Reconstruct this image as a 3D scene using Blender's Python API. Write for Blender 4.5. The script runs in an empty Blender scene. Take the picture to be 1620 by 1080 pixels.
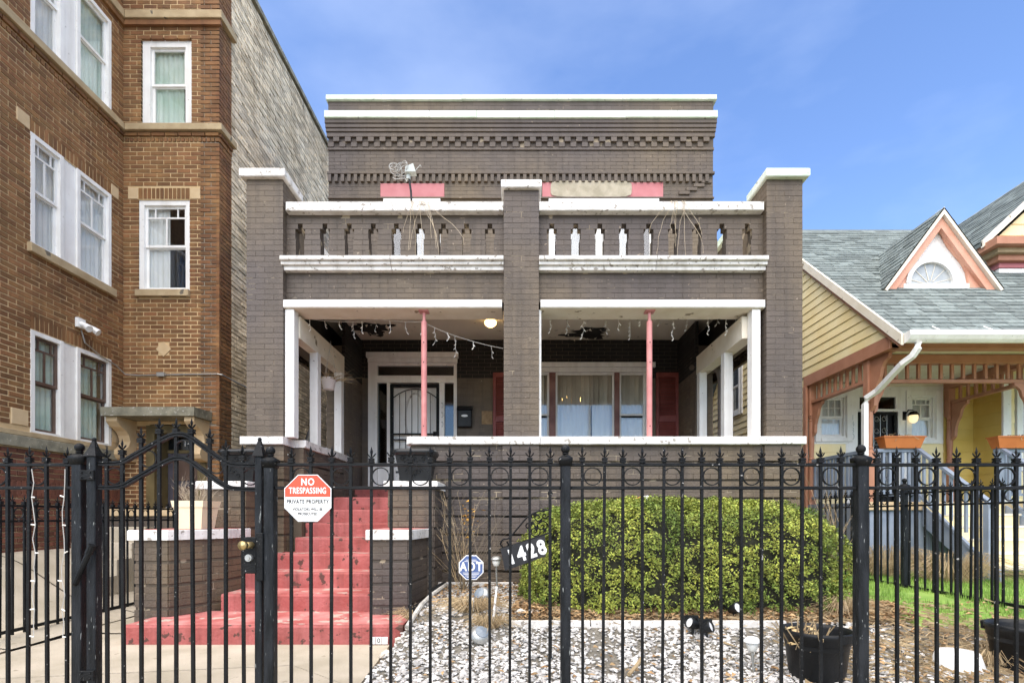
import bpy, math, random
import numpy as np
from mathutils import Vector, Matrix, noise
random.seed(7)
rng = np.random.default_rng(7)
C = bpy.context.scene.collection
PI = math.pi
# ------------------------------------------------------------------ camera, world, sun
EYE = 1.16
F = 850.0                     # focal length in photo pixels (photo is 1620 wide)
cam_d = bpy.data.cameras.new('camera')
cam = bpy.data.objects.new('camera', cam_d); C.objects.link(cam)
cam.location = (0, 0, EYE); cam.rotation_euler = (PI/2, 0, 0)
cam_d.sensor_width = 36; cam_d.lens = 36*F/1620
cam_d.shift_x = -9/1620; cam_d.shift_y = 277/1620
cam_d.clip_start = .05; cam_d.clip_end = 2000
bpy.context.scene.camera = cam
SUN_EL, SUN_AZ = math.radians(59), math.radians(198)      # azimuth measured clockwise from +y; the sun stands high behind the camera
SKY_STRENGTH = 0.15
w = bpy.data.worlds.new('World'); bpy.context.scene.world = w; w.use_nodes = True
nt = w.node_tree; nt.nodes.clear()
out = nt.nodes.new('ShaderNodeOutputWorld'); bg = nt.nodes.new('ShaderNodeBackground')
sky = nt.nodes.new('ShaderNodeTexSky'); sky.sky_type = 'NISHITA'; sky.sun_disc = False
sky.sun_elevation = SUN_EL; sky.sun_rotation = SUN_AZ
sky.altitude = 1500; sky.air_density = 1.0; sky.dust_density = 0.2; sky.ozone_density = 2.0
bg.inputs['Strength'].default_value = SKY_STRENGTH
# thin high cloud veil, spread over the whole sky
tc = nt.nodes.new('ShaderNodeTexCoord'); mp = nt.nodes.new('ShaderNodeMapping'); mp.inputs['Scale'].default_value = (1.2, 1.2, 3.0)
ns = nt.nodes.new('ShaderNodeTexNoise'); ns.inputs['Scale'].default_value = 1.6; ns.inputs['Detail'].default_value = 7; ns.inputs['Roughness'].default_value = .5
rp = nt.nodes.new('ShaderNodeValToRGB'); rp.color_ramp.elements[0].position = .46; rp.color_ramp.elements[1].position = .78
rp.color_ramp.elements[0].color = (0, 0, 0, 1); rp.color_ramp.elements[1].color = (.16, .16, .16, 1)
mx = nt.nodes.new('ShaderNodeMixRGB'); mx.inputs['Color2'].default_value = (7.0, 7.4, 8.0, 1)
nt.links.new(tc.outputs['Generated'], mp.inputs[0]); nt.links.new(mp.outputs[0], ns.inputs['Vector']); nt.links.new(ns.outputs['Fac'], rp.inputs[0])
nt.links.new(rp.outputs[0], mx.inputs['Fac']); 
hs_n = nt.nodes.new('ShaderNodeHueSaturation'); hs_n.inputs['Hue'].default_value = .506; hs_n.inputs['Saturation'].default_value = 1.08; hs_n.inputs['Value'].default_value = 1.15
nt.links.new(sky.outputs[0], hs_n.inputs['Color']); nt.links.new(hs_n.outputs[0], mx.inputs['Color1'])
nt.links.new(mx.outputs[0], bg.inputs['Color']); nt.links.new(bg.outputs[0], out.inputs[0])
sl = bpy.data.lights.new('sun', 'SUN'); sl.energy = 3.9; sl.angle = math.radians(95); sl.color = (1, .90, .74)     # veiled, very soft sun
so = bpy.data.objects.new('sun', sl); C.objects.link(so)
sd = Vector((math.sin(SUN_AZ)*math.cos(SUN_EL), math.cos(SUN_AZ)*math.cos(SUN_EL), math.sin(SUN_EL)))
so.rotation_euler = sd.to_track_quat('Z', 'Y').to_euler(); so.location = (0, -5, 20)
vs = bpy.context.scene.view_settings
vs.view_transform = 'Standard'; vs.look = 'None'; vs.exposure = 1.05; vs.gamma = 1; vs.use_curve_mapping = False
cy = bpy.context.scene.cycles
cy.max_bounces = 8; cy.diffuse_bounces = 4; cy.transparent_max_bounces = 12; cy.use_denoising = True

# ------------------------------------------------------------------ helpers
def X(px, D): return (px-819)*D/F
def Z(py, D): return EYE+(817-py)*D/F
def hexc(h):
    h = h.lstrip('#'); v = [int(h[i:i+2], 16)/255 for i in (0, 2, 4)]
    return tuple(c/12.92 if c <= .04045 else ((c+.055)/1.055)**2.4 for c in v)
ORG = {}
class MB:
    """collects shapes in world or wall coordinates and links them as one mesh object"""
    def __init__(s, T=None): s.v = []; s.f = []; s.T = T or Matrix.Identity(4)
    def pts(s, ps):
        k = len(s.v); s.v += [tuple(s.T @ Vector(p)) for p in ps]; return k
    def box(s, x0, x1, y0, y1, z0, z1):
        k = s.pts([(x0,y0,z0),(x1,y0,z0),(x1,y1,z0),(x0,y1,z0),(x0,y0,z1),(x1,y0,z1),(x1,y1,z1),(x0,y1,z1)])
        s.f += [tuple(k+i for i in q) for q in ((3,2,1,0),(4,5,6,7),(0,1,5,4),(1,2,6,5),(2,3,7,6),(3,0,4,7))]; return s
    def cbox(s, x0, x1, y0, y1, z0, z1, c):
        """box with chamfered vertical-face edges (soft edge all round)"""
        return s.hull([(x0+c,y0,z0+c),(x1-c,y0,z0+c),(x1-c,y0,z1-c),(x0+c,y0,z1-c)], [(x0,y0+c,z0),(x1,y0+c,z0),(x1,y0+c,z1),(x0,y0+c,z1)], [(x0,y1,z0),(x1,y1,z0),(x1,y1,z1),(x0,y1,z1)])
    def hull(s, *rings, cap=True):
        n = len(rings[0]); ks = [s.pts(r) for r in rings]
        for a, b in zip(ks, ks[1:]):
            for i in range(n): s.f.append((a+i, a+(i+1)%n, b+(i+1)%n, b+i))
        if cap:
            s.f.append(tuple(ks[0]+i for i in reversed(range(n)))); s.f.append(tuple(ks[-1]+i for i in range(n)))
        return s
    def poly(s, ps): k = s.pts(ps); s.f.append(tuple(range(k, k+len(ps)))); return s
    def prism(s, ps, d):
        """planar polygon ps swept along vector d"""
        d = Vector(d); return s.hull(ps, [tuple(Vector(p)+d) for p in ps])
    def tube(s, path, r, n=6, closed=False, r2=None, flat=1.0, rot=0):
        P = [Vector(p) for p in path]; m = len(P); rings = []
        up = Vector((0, 0, 1))
        for i, p in enumerate(P):
            t = (P[(i+1) % m]-P[i-1]) if closed else (P[min(i+1, m-1)]-P[max(i-1, 0)])
            t.normalize()
            a = up.cross(t)
            if a.length < .15: a = Vector((1, 0, 0)) - t*t.x
            a.normalize(); b = t.cross(a)
            rr = r if r2 is None else r+(r2-r)*i/max(1, m-1)
            rings.append([tuple(p+(a*math.cos(2*PI*k/n+rot)+b*math.sin(2*PI*k/n+rot)*flat)*rr) for k in range(n)])
        if closed: rings.append(rings[0])
        return s.hull(*rings, cap=not closed)
    def bar(s, p, q, r): return s.tube([p, q], r*1.414, 4, rot=PI/4)
    def lathe(s, prof, c, n=14):
        c = Vector(c)
        return s.hull(*[[(c.x+r*math.cos(2*PI*k/n), c.y+r*math.sin(2*PI*k/n), c.z+z) for k in range(n)] for r, z in prof])
    def ball(s, c, r, n=10, m=6, sz=1):
        return s.lathe([(max(.001, r*math.sin(PI*i/m)), -r*sz*math.cos(PI*i/m)) for i in range(m+1)], c, n)
    def build(s, name, m, parent=None, smooth=False):
        if parent is not None:
            o = ORG[parent.name]; vs_ = [(a-o[0], b-o[1], c-o[2]) for a, b, c in s.v]
        else: vs_ = s.v
        me = bpy.data.meshes.new(name); me.from_pydata(vs_, [], s.f); me.update()
        if smooth: me.polygons.foreach_set('use_smooth', [True]*len(me.polygons))
        return link(name, me, m, parent)
def link(name, me, m, parent=None, loc=(0, 0, 0)):
    if m is not None and not me.materials: me.materials.append(m)
    ob = bpy.data.objects.new(name, me); C.objects.link(ob); ob.location = loc
    if parent is not None:
        ob.parent = parent; p = ORG[parent.name]
        ORG[ob.name] = (p[0]+loc[0], p[1]+loc[1], p[2]+loc[2])
    else: ORG[ob.name] = tuple(loc)
    return ob
def tag(o, label, cat, group=None, kind=None):
    if label: o['label'] = label
    if cat: o['category'] = cat
    if group: o['group'] = group
    if kind: o['kind'] = kind
    return o
def thing(name, loc, label, cat, group=None):
    o = bpy.data.objects.new(name, None); C.objects.link(o); o.location = loc; o.empty_display_size = .1
    ORG[o.name] = tuple(loc); return tag(o, label, cat, group)
def dup(root, loc, rz=0, label=None):
    r = root.copy(); C.objects.link(r); r.location = loc; r.rotation_euler = (0, 0, rz); ORG[r.name] = tuple(loc)
    if label: r['label'] = label
    for ch in list(root.children):
        c = ch.copy(); C.objects.link(c); c.parent = r
        for g in list(ch.children):
            d = g.copy(); C.objects.link(d); d.parent = c
    return r
def wallT(o, u, n):
    """wall frame: x along the wall to the right seen from outside, y INTO the wall, z up"""
    u = Vector(u); n = Vector(n); M = Matrix.Identity(4)
    M.col[0] = (*u, 0); M.col[1] = (*(-n), 0); M.col[2] = (0, 0, 1, 0); M.col[3] = (*o, 1); return M
def noi(x, y, z=0): return noise.noise(Vector((x, y, z)))
def sstep(a, b, x): t = min(1, max(0, (x-a)/(b-a))); return t*t*(3-2*t)

# ------------------------------------------------------------------ materials
def mat(name, c1, c2=None, rough=.75, scale=5, detail=5, stretch=(1, 1, 1), bump=0, bscale=60, metal=0, rnd=0, chip=None, spec=.4, lo=.35, hi=.65, hue=0, emit=None, streak=None):
    m = bpy.data.materials.new(name); m.use_nodes = True; t = m.node_tree; N = t.nodes; L = t.links
    b = N['Principled BSDF']; b.inputs['Roughness'].default_value = rough; b.inputs['Metallic'].default_value = metal
    b.inputs['Specular IOR Level'].default_value = spec
    geo = N.new('ShaderNodeNewGeometry'); mp = N.new('ShaderNodeMapping'); mp.inputs['Scale'].default_value = stretch
    L.new(geo.outputs['Position'], mp.inputs[0])
    def nz(sc, d=detail):
        n = N.new('ShaderNodeTexNoise'); n.inputs['Scale'].default_value = sc; n.inputs['Detail'].default_value = d; L.new(mp.outputs[0], n.inputs['Vector']); return n.outputs['Fac']
    def ramp(s_, a, b_, ca=(0, 0, 0), cb=(1, 1, 1)):
        r = N.new('ShaderNodeValToRGB'); r.color_ramp.elements[0].position = a; r.color_ramp.elements[1].position = b_
        r.color_ramp.elements[0].color = (*ca, 1); r.color_ramp.elements[1].color = (*cb, 1); L.new(s_, r.inputs[0]); return r.outputs[0]
    col = ramp(nz(scale), lo, hi, c1, c2 or c1)
    if rnd or hue:
        oi = N.new('ShaderNodeObjectInfo'); ad = N.new('ShaderNodeMath'); ad.operation = 'ADD'; fr = N.new('ShaderNodeMath'); fr.operation = 'FRACT'
        L.new(geo.outputs['Random Per Island'], ad.inputs[0]); L.new(oi.outputs['Random'], ad.inputs[1]); L.new(ad.outputs[0], fr.inputs[0])
        h = N.new('ShaderNodeHueSaturation'); mr = N.new('ShaderNodeMapRange'); mr.inputs[3].default_value = 1-rnd; mr.inputs[4].default_value = 1+rnd
        L.new(fr.outputs[0], mr.inputs[0]); L.new(mr.outputs[0], h.inputs['Value']); L.new(col, h.inputs['Color'])
        if hue:
            mh = N.new('ShaderNodeMath'); mh.operation = 'MULTIPLY'; mh.inputs[1].default_value = 7.31; f2 = N.new('ShaderNodeMath'); f2.operation = 'FRACT'
            L.new(fr.outputs[0], mh.inputs[0]); L.new(mh.outputs[0], f2.inputs[0])
            m2 = N.new('ShaderNodeMapRange'); m2.inputs[3].default_value = .5-hue; m2.inputs[4].default_value = .5+hue; L.new(f2.outputs[0], m2.inputs[0]); L.new(m2.outputs[0], h.inputs['Hue'])
        col = h.outputs[0]
    if streak:                                # (colour, amount): rain streaks and grime running down the surface
        m3 = N.new('ShaderNodeMapping'); m3.inputs['Scale'].default_value = (7, 7, .55); L.new(geo.outputs['Position'], m3.inputs[0]); n3 = N.new('ShaderNodeTexNoise'); n3.inputs['Scale'].default_value = 1; n3.inputs['Detail'].default_value = 7; n3.inputs['Roughness'].default_value = .65; L.new(m3.outputs[0], n3.inputs['Vector'])
        f = ramp(n3.outputs['Fac'], .47, .72, (0, 0, 0), (streak[1],)*3)
        mi = N.new('ShaderNodeMixRGB'); L.new(f, mi.inputs['Fac']); L.new(col, mi.inputs['Color1']); mi.inputs['Color2'].default_value = (*streak[0], 1); col = mi.outputs[0]
    if chip:                                  # (colour, threshold, scale)
        f = ramp(nz(chip[2], 8), chip[1], chip[1]+.03)
        mi = N.new('ShaderNodeMixRGB'); L.new(f, mi.inputs['Fac']); L.new(col, mi.inputs['Color1']); mi.inputs['Color2'].default_value = (*chip[0], 1); col = mi.outputs[0]
    L.new(col, b.inputs['Base Color'])
    if bump:
        bp = N.new('ShaderNodeBump'); bp.inputs['Strength'].default_value = bump; bp.inputs['Distance'].default_value = .01
        L.new(nz(bscale, 4), bp.inputs['Height']); L.new(bp.outputs[0], b.inputs['Normal'])
    if emit: b.inputs['Emission Color'].default_value = (*emit[0], 1); b.inputs['Emission Strength'].default_value = emit[1]
    return m
def glass_mat(name, tint=(.9, .95, .95), refl=1.0):
    m = bpy.data.materials.new(name); m.use_nodes = True; t = m.node_tree; N = t.nodes; L = t.links; N.clear()
    o = N.new('ShaderNodeOutputMaterial'); mi = N.new('ShaderNodeMixShader'); tr = N.new('ShaderNodeBsdfTransparent'); gl = N.new('ShaderNodeBsdfGlossy')
    fr = N.new('ShaderNodeLayerWeight'); fr.inputs[0].default_value = .5; pw = N.new('ShaderNodeMath'); pw.operation = 'POWER'; pw.inputs[1].default_value = 4.0
    mu = N.new('ShaderNodeMath'); mu.operation = 'MULTIPLY_ADD'; mu.inputs[1].default_value = .9; mu.inputs[2].default_value = .07*refl; mu.use_clamp = True; L.new(fr.outputs['Facing'], pw.inputs[0])
    tr.inputs[0].default_value = (*tint, 1); gl.inputs['Roughness'].default_value = .06
    L.new(pw.outputs[0], mu.inputs[0]); L.new(mu.outputs[0], mi.inputs[0]); L.new(tr.outputs[0], mi.inputs[1]); L.new(gl.outputs[0], mi.inputs[2]); L.new(mi.outputs[0], o.inputs[0])
    return m
H = hexc
BRN = mat('painted_brown_brick', (.084, .067, .058), (.134, .099, .060), .6, .42, 7, bump=.6, bscale=50, rnd=.11, chip=((.27, .21, .15), .70, 18), streak=((.055, .042, .032), .75), lo=.38, hi=.62)
BRN_D = mat('brown_brick_joint', (.072, .058, .05), (.112, .085, .055), .8, .42, chip=((.32, .26, .18), .60, 4))
SHADE_HOLE = mat('porch_shade_and_ceiling_hole', (.012, .011, .010), (.02, .018, .016), .8, 4, bump=.4, bscale=30)  # near-black puts the upper porch shade into the colour; also colours the ceiling holes
FACE = mat('red_brown_face_brick', (.170, .076, .028), (.240, .120, .046), .8, 3, bump=.6, bscale=70, rnd=.26, hue=.005, streak=((.06, .03, .015), .5))
FACE_M = mat('tan_mortar', (.50, .35, .18), (.58, .42, .23), .9, 9)
BASEB = mat('dark_red_basement_brick', (.12, .045, .028), (.16, .06, .035), .8, 3, bump=.6, bscale=70, rnd=.3)
COMM = mat('cream_common_brick', (.56, .45, .30), (.74, .63, .46), .85, 1.2, bump=.8, bscale=60, rnd=.32, chip=((.16, .13, .10), .66, 7), streak=((.30, .22, .14), .5))
COMM_M = mat('grey_common_mortar', (.24, .20, .145), (.34, .29, .22), .95, 9)
STONE = mat('limestone_trim', (.34, .25, .14), (.44, .34, .2), .8, 5, bump=.4, bscale=50, chip=((.13, .11, .08), .64, 5))
STONE_L = mat('pale_stone_block', (.50, .36, .2), (.56, .42, .25), .8, 6, bump=.3)
CANOPY = mat('weathered_concrete_slab', (.16, .15, .11), (.28, .26, .19), .9, 7, bump=.6, bscale=40, chip=((.40, .38, .33), .63, 26))
WHITE = mat('white_trim_paint', (.76, .74, .70), (.82, .81, .77), .5, 5, bump=.2, bscale=50, chip=((.40, .36, .31), .69, 24), streak=((.52, .49, .43), .45))
WHITE_C = mat('chipped_white_stone_paint', (.62, .60, .56), (.74, .72, .68), .6, 6, bump=.6, bscale=28, chip=((.30, .27, .23), .61, 17), streak=((.38, .35, .30), .7))
MINT = mat('pale_mint_coping_paint', (.56, .68, .54), (.72, .76, .67), .55, 2, bump=.3, bscale=40, chip=((.34, .36, .31), .66, 12), streak=((.4, .43, .36), .5))
PINK = mat('pink_post_paint', (.46, .17, .16), (.56, .24, .22), .5, 6, bump=.2, chip=((.3, .16, .12), .68, 20))
LINTEL = mat('faded_red_lintel_paint', (.40, .13, .135), (.48, .19, .195), .7, 3, bump=.3)
PLASTER = mat('bare_tan_patch', (.30, .265, .19), (.42, .37, .28), .9, 6, bump=.6, bscale=30, chip=((.35, .3, .22), .6, 5))
RED = mat('worn_red_step_paint', (.31, .070, .060), (.43, .13, .12), .75, 3.5, 8, bump=.8, bscale=30, chip=((.10, .045, .035), .60, 9), streak=((.15, .045, .038), .75))
RED_L = mat('scuffed_red_tread_paint', (.36, .085, .075), (.52, .22, .20), .8, 4, 8, bump=.7, bscale=30, chip=((.44, .36, .30), .57, 7))
CONC = mat('pale_concrete', (.36, .315, .235), (.48, .42, .33), .9, 2.2, 8, bump=.5, bscale=45, chip=((.30, .26, .19), .66, 12))
IRON = mat('black_iron_paint', (.005, .0055, .006), (.010, .0105, .011), .45, 8, bump=.4, bscale=90, spec=.14, chip=((.30, .29, .27), .685, 45))
IRON_P = mat('worn_black_post_paint', (.006, .007, .008), (.018, .020, .023), .45, 9, bump=.5, bscale=60, stretch=(3, 3, .5), spec=.16, chip=((.2, .21, .2), .66, 26))
GLASS = glass_mat('window_glass', (.93, .94, .94))
GLASS_D = glass_mat('dark_glass', (.35, .42, .42), 1.3)
CURT = mat('white_curtain', (.80, .80, .77), (.86, .86, .83), .9, 3)
CURT_G = mat('pale_green_curtain', (.52, .66, .54), (.72, .80, .71), .9, 2)
CURT_D = mat('grey_curtain', (.34, .34, .34), (.46, .46, .45), .9, 3)
BLIND = mat('beige_blind_slat', (.62, .58, .50), (.72, .68, .60), .7, 3, rnd=.25)
DARK = mat('dark_interior_and_painted_shadow', (.02, .02, .022), None, .9)
BROWNW = mat('dark_brown_sash', (.085, .05, .035), (.12, .075, .055), .5, 6)
SHUT = mat('dark_red_shutter_paint', (.17, .036, .03), (.22, .055, .045), .55, 6, bump=.2)
CEIL = mat('tan_ceiling_paint', (.62, .55, .44), (.70, .63, .52), .85, 1.6, 6, bump=.3, chip=((.36, .31, .24), .67, 6))
ROOFM = mat('flat_roof_felt', (.06, .06, .06), (.09, .09, .09), .95, 3)
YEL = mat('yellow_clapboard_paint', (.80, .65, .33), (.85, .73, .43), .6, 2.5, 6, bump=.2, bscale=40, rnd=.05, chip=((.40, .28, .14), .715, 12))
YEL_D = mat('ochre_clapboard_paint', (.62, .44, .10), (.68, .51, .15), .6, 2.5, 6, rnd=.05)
ORG_P = mat('terracotta_porch_paint', (.38, .17, .095), (.44, .21, .125), .5, 5, bump=.15)
PEACH = mat('peach_dormer_paint', (.60, .29, .19), (.66, .36, .25), .55, 4, bump=.15)
SHING = mat('grey_green_shingle', (.13, .155, .148), (.19, .218, .205), .9, 14, bump=.8, bscale=120, rnd=.28)
GREYB = mat('grey_blue_porch_paint', (.20, .24, .30), (.27, .31, .37), .6, 5, bump=.15, rnd=.08)
SOFF = mat('pale_soffit_paint', (.68, .61, .48), (.75, .69, .57), .7, 5, chip=((.25, .2, .13), .66, 6))
TERRA = mat('orange_plastic_planter', (.40, .12, .025), (.46, .15, .035), .45, 5)
BLACKP = mat('black_plastic', (.008, .0085, .009), (.015, .016, .017), .42, 6, bump=.15, spec=.25)
CREAMP = mat('cream_plastic', (.72, .62, .40), (.78, .68, .47), .5, 3)
DRYW = mat('dry_stems', (.30, .21, .11), (.44, .34, .2), .8, 9, rnd=.3)
DRYL = mat('dead_leaves', (.22, .125, .055), (.42, .28, .14), .8, 9, rnd=.4)
BARK = mat('grey_brown_twigs', (.10, .08, .055), (.2, .16, .11), .8, 9)
LEAF = mat('hedge_leaf_green', (.10, .145, .026), (.30, .33, .06), .6, 2.6, 6, rnd=.55, hue=.02, spec=.25)
CORE_SHADE = mat('hedge_core_shade', (.010, .011, .006), (.028, .028, .014), .9, 20)  # near-black core puts the hedge's inner shade into the colour
GRASS = mat('spring_grass', (.13, .24, .035), (.24, .36, .07), .7, 2, rnd=.35)
SOIL = mat('brown_soil', (.12, .09, .06), (.24, .185, .125), .95, 9, 8, bump=.9, bscale=30)
MULCH = mat('leafy_mulch', (.09, .06, .035), (.27, .19, .11), .95, 22, 8, bump=1, bscale=45)
GRAVB = mat('gravel_bed_dust', (.10, .09, .07), (.22, .2, .165), .95, 40, 6, bump=1, bscale=60)
PEB = mat('white_grey_pebble', (.42, .40, .37), (.58, .565, .535), .75, 14, rnd=.42, bump=.3)
BRASS = mat('aged_brass', (.40, .30, .13), (.5, .38, .18), .35, 12, metal=.8)
STEEL = mat('dull_steel', (.36, .36, .34), (.48, .48, .46), .4, 12, metal=.75)
WHITEP = mat('white_plastic', (.72, .72, .70), (.8, .8, .78), .4, 5)
WIRE = mat('pale_wire', (.42, .40, .36), None, .5)
BULB = mat('lit_bulb', (1, .8, .5), None, .4, emit=((1, .66, .25), 3.5))
BULB_D = mat('clear_bulb', (.8, .78, .72), None, .3)
SIGN_R = mat('sign_red', (.68, .07, .03), None, .4)
SIGN_W = mat('sign_white', (.85, .85, .83), None, .4)
SIGN_K = mat('sign_black', (.02, .02, .02), None, .4)
SIGN_B = mat('sign_blue', (.06, .10, .25), (.09, .14, .30), .4)
BLACKM = mat('matte_black_board', (.014, .014, .016), (.025, .025, .028), .5)
ASPH = mat('asphalt', (.045, .045, .045), (.06, .06, .058), .95, 20, bump=.6)

# ------------------------------------------------------------------ brickwork
def grid_wall(mb, x0, x1, z0, z1, openings, d0, d1):
    """wall slab in wall coordinates from depth d0 to d1 with rectangular holes (x0,x1,z0,z1)"""
    xs = sorted({x0, x1, *[min(max(v, x0), x1) for o in openings for v in o[:2]]}); zs = sorted({z0, z1, *[min(max(v, z0), z1) for o in openings for v in o[2:]]})
    def solid(i, j):
        if i < 0 or j < 0 or i >= len(xs)-1 or j >= len(zs)-1: return False
        a, b = (xs[i]+xs[i+1])/2, (zs[j]+zs[j+1])/2
        return not any(o[0] < a < o[1] and o[2] < b < o[3] for o in openings)
    for i in range(len(xs)-1):
        for j in range(len(zs)-1):
            if not solid(i, j): continue
            a, b, c, d = xs[i], xs[i+1], zs[j], zs[j+1]
            mb.poly([(a,d0,c),(b,d0,c),(b,d0,d),(a,d0,d)]); mb.poly([(a,d1,d),(b,d1,d),(b,d1,c),(a,d1,c)])
            if not solid(i-1, j): mb.poly([(a,d0,d),(a,d1,d),(a,d1,c),(a,d0,c)])
            if not solid(i+1, j): mb.poly([(b,d0,c),(b,d1,c),(b,d1,d),(b,d0,d)])
            if not solid(i, j-1): mb.poly([(a,d0,c),(a,d1,c),(b,d1,c),(b,d0,c)])
            if not solid(i, j+1): mb.poly([(a,d0,d),(b,d0,d),(b,d1,d),(a,d1,d)])
def bricks(store, T, x0, x1, z0, z1, openings=(), course=.068, blen=.213, joint=.010, proud=.0, depth=.05, phase=0, jit=.0015, vis=None, soldier=False, m=None, groove=None):
    """lay courses of bricks on the wall frame T; each brick is stored as (T, x0, x1, z0, z1, front depth, depth, material, visible)"""
    n = max(1, round((z1-z0)/course)); ch = (z1-z0)/n
    for k in range(n):
        a, b = z0+k*ch+joint/2, z0+(k+1)*ch-joint/2; mid = (a+b)/2
        cuts = sorted([(max(o[0], x0), min(o[1], x1)) for o in openings if o[2] < mid < o[3] and o[1] > x0 and o[0] < x1])
        segs = []; cur = x0
        for c0, c1 in cuts:
            if c0 > cur+.012: segs.append((cur, c0))
            cur = max(cur, c1)
        if cur < x1-.012: segs.append((cur, x1))
        off = ((k+phase) % 2)*.5*blen
        for s0, s1 in segs:
            j0 = math.floor((s0-x0+off)/blen); p = s0
            if soldier:
                q_ = max(1, round((s1-s0)/blen)); eds = [s0+(s1-s0)*i/q_ for i in range(1, q_+1)]
            else:
                eds = [];
                while True:
                    j0 += 1; e = x0-off+j0*blen
                    if e >= s1-.045: eds.append(s1); break
                    if e-p < .045 and not eds: continue
                    eds.append(e)
            for e in eds:
                l, r = p+joint/2*(p > s0), e-joint/2*(e < s1)
                if r-l > .01:
                    store.append((T, l, r, a, b, -proud+random.uniform(-jit, jit), depth, m, vis is None or vis(l, r, a, b)))
                p = e
def finish_bricks(house, store, default, limit=300, name='brick', stuff='brickwork'):
    sc = []
    for i, (T, l, r, a, b, d, dep, m, v) in enumerate(store):
        c = T @ Vector(((l+r)/2, d, (a+b)/2)); n = -(T.col[1].xyz)
        D = c.y
        if not v or D < 1: continue
        px = 819+c.x/D*F; py = 817-(c.z-EYE)/D*F
        if not (0 < px < 1620 and 0 < py < 1080): continue
        view = (Vector((0, 0, EYE))-c); cs = view.normalized().dot(n)
        if cs < .02: continue
        sc.append(((r-l)*(b-a)*cs/view.length**2, i))
    sc.sort(reverse=True); single = {i for _, i in sc[:limit]}
    cache = {}; joined = {}
    for i, (T, l, r, a, b, d, dep, m, v) in enumerate(store):
        mm = m or default
        if i in single:
            w_, h_ = round(r-l, 3), round(b-a, 3); ang = round(math.atan2(T.col[0].y, T.col[0].x), 4)
            key = (w_, h_, dep, mm.name, ang)
            if key not in cache:
                mb = MB(Matrix.Rotation(ang, 4, 'Z')); e = .004
                mb.hull([(-w_/2+e,0,-h_/2+e),(w_/2-e,0,-h_/2+e),(w_/2-e,0,h_/2-e),(-w_/2+e,0,h_/2-e)], [(-w_/2,e,-h_/2),(w_/2,e,-h_/2),(w_/2,e,h_/2),(-w_/2,e,h_/2)], [(-w_/2,dep,-h_/2),(w_/2,dep,-h_/2),(w_/2,dep,h_/2),(-w_/2,dep,h_/2)])
                me = bpy.data.meshes.new(name); me.from_pydata(mb.v, [], mb.f); me.materials.append(mm); cache[key] = me
            c = T @ Vector(((l+r)/2, d, (a+b)/2)); o = ORG[house.name]
            link(name, cache[key], None, house, (c.x-o[0], c.y-o[1], c.z-o[2]))
        else: joined.setdefault(mm.name, []).append((T, l, r, a, b, d, dep))
    for mn, lst in joined.items():
        mb = MB()
        for T, l, r, a, b, d, dep in lst:
            mb.T = T; k = mb.pts([(l,d,a),(r,d,a),(r,d,b),(l,d,b),(l,d+dep,a),(r,d+dep,a),(r,d+dep,b),(l,d+dep,b)])
            mb.f += [(k,k+1,k+2,k+3),(k+1,k+5,k+6,k+2),(k+4,k,k+3,k+7),(k+3,k+2,k+6,k+7),(k+4,k+5,k+1,k)]
        o = mb.build(stuff, bpy.data.materials[mn], house); o['kind'] = 'stuff'
def text(body, T, size, m, parent, name='lettering', sx=1.0, bold=.0, depth=.0006, align='CENTER'):
    """flat lettering; T maps text x,y to the surface"""
    cu = bpy.data.curves.new(name, 'FONT'); cu.body = body; cu.size = size; cu.align_x = align; cu.align_y = 'CENTER'; cu.extrude = depth; cu.offset = bold; cu.space_character = 1.0+bold*14/size*.5
    tmp = bpy.data.objects.new('tmp', cu); C.objects.link(tmp); bpy.context.view_layer.update()
    me = bpy.data.meshes.new_from_object(tmp.evaluated_get(bpy.context.evaluated_depsgraph_get())); bpy.data.objects.remove(tmp); bpy.data.curves.remove(cu)
    o = Vector(ORG[parent.name]) if parent else Vector((0, 0, 0))
    me.transform(Matrix.Translation(-o) @ T @ Matrix.Diagonal((sx, 1, 1, 1))); me.materials.clear()
    return link(name, me, m, parent)
def faceT(p, u=(1, 0, 0), n=(0, -1, 0)):
    u = Vector(u).normalized(); n = Vector(n).normalized(); v = n.cross(u); M = Matrix.Identity(4)
    M.col[0] = (*u, 0); M.col[1] = (*v, 0); M.col[2] = (*n, 0); M.col[3] = (*p, 1); return M
def fold_curtain(mb, x0, x1, z0, z1, d, amp=.012, pitch=.08):
    n = max(8, int((x1-x0)/pitch*6)); p0 = random.uniform(0, 6)
    pr = [(x0+(x1-x0)*i/n, d+amp*math.sin(p0+(x1-x0)*i/n*2*PI/pitch)+amp*.4*math.sin(i*.7+p0)) for i in range(n+1)]
    for (a, b), (c, e) in zip(pr, pr[1:]): mb.poly([(a,b,z0),(c,e,z0),(c,e,z1),(a,b,z1)])
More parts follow.
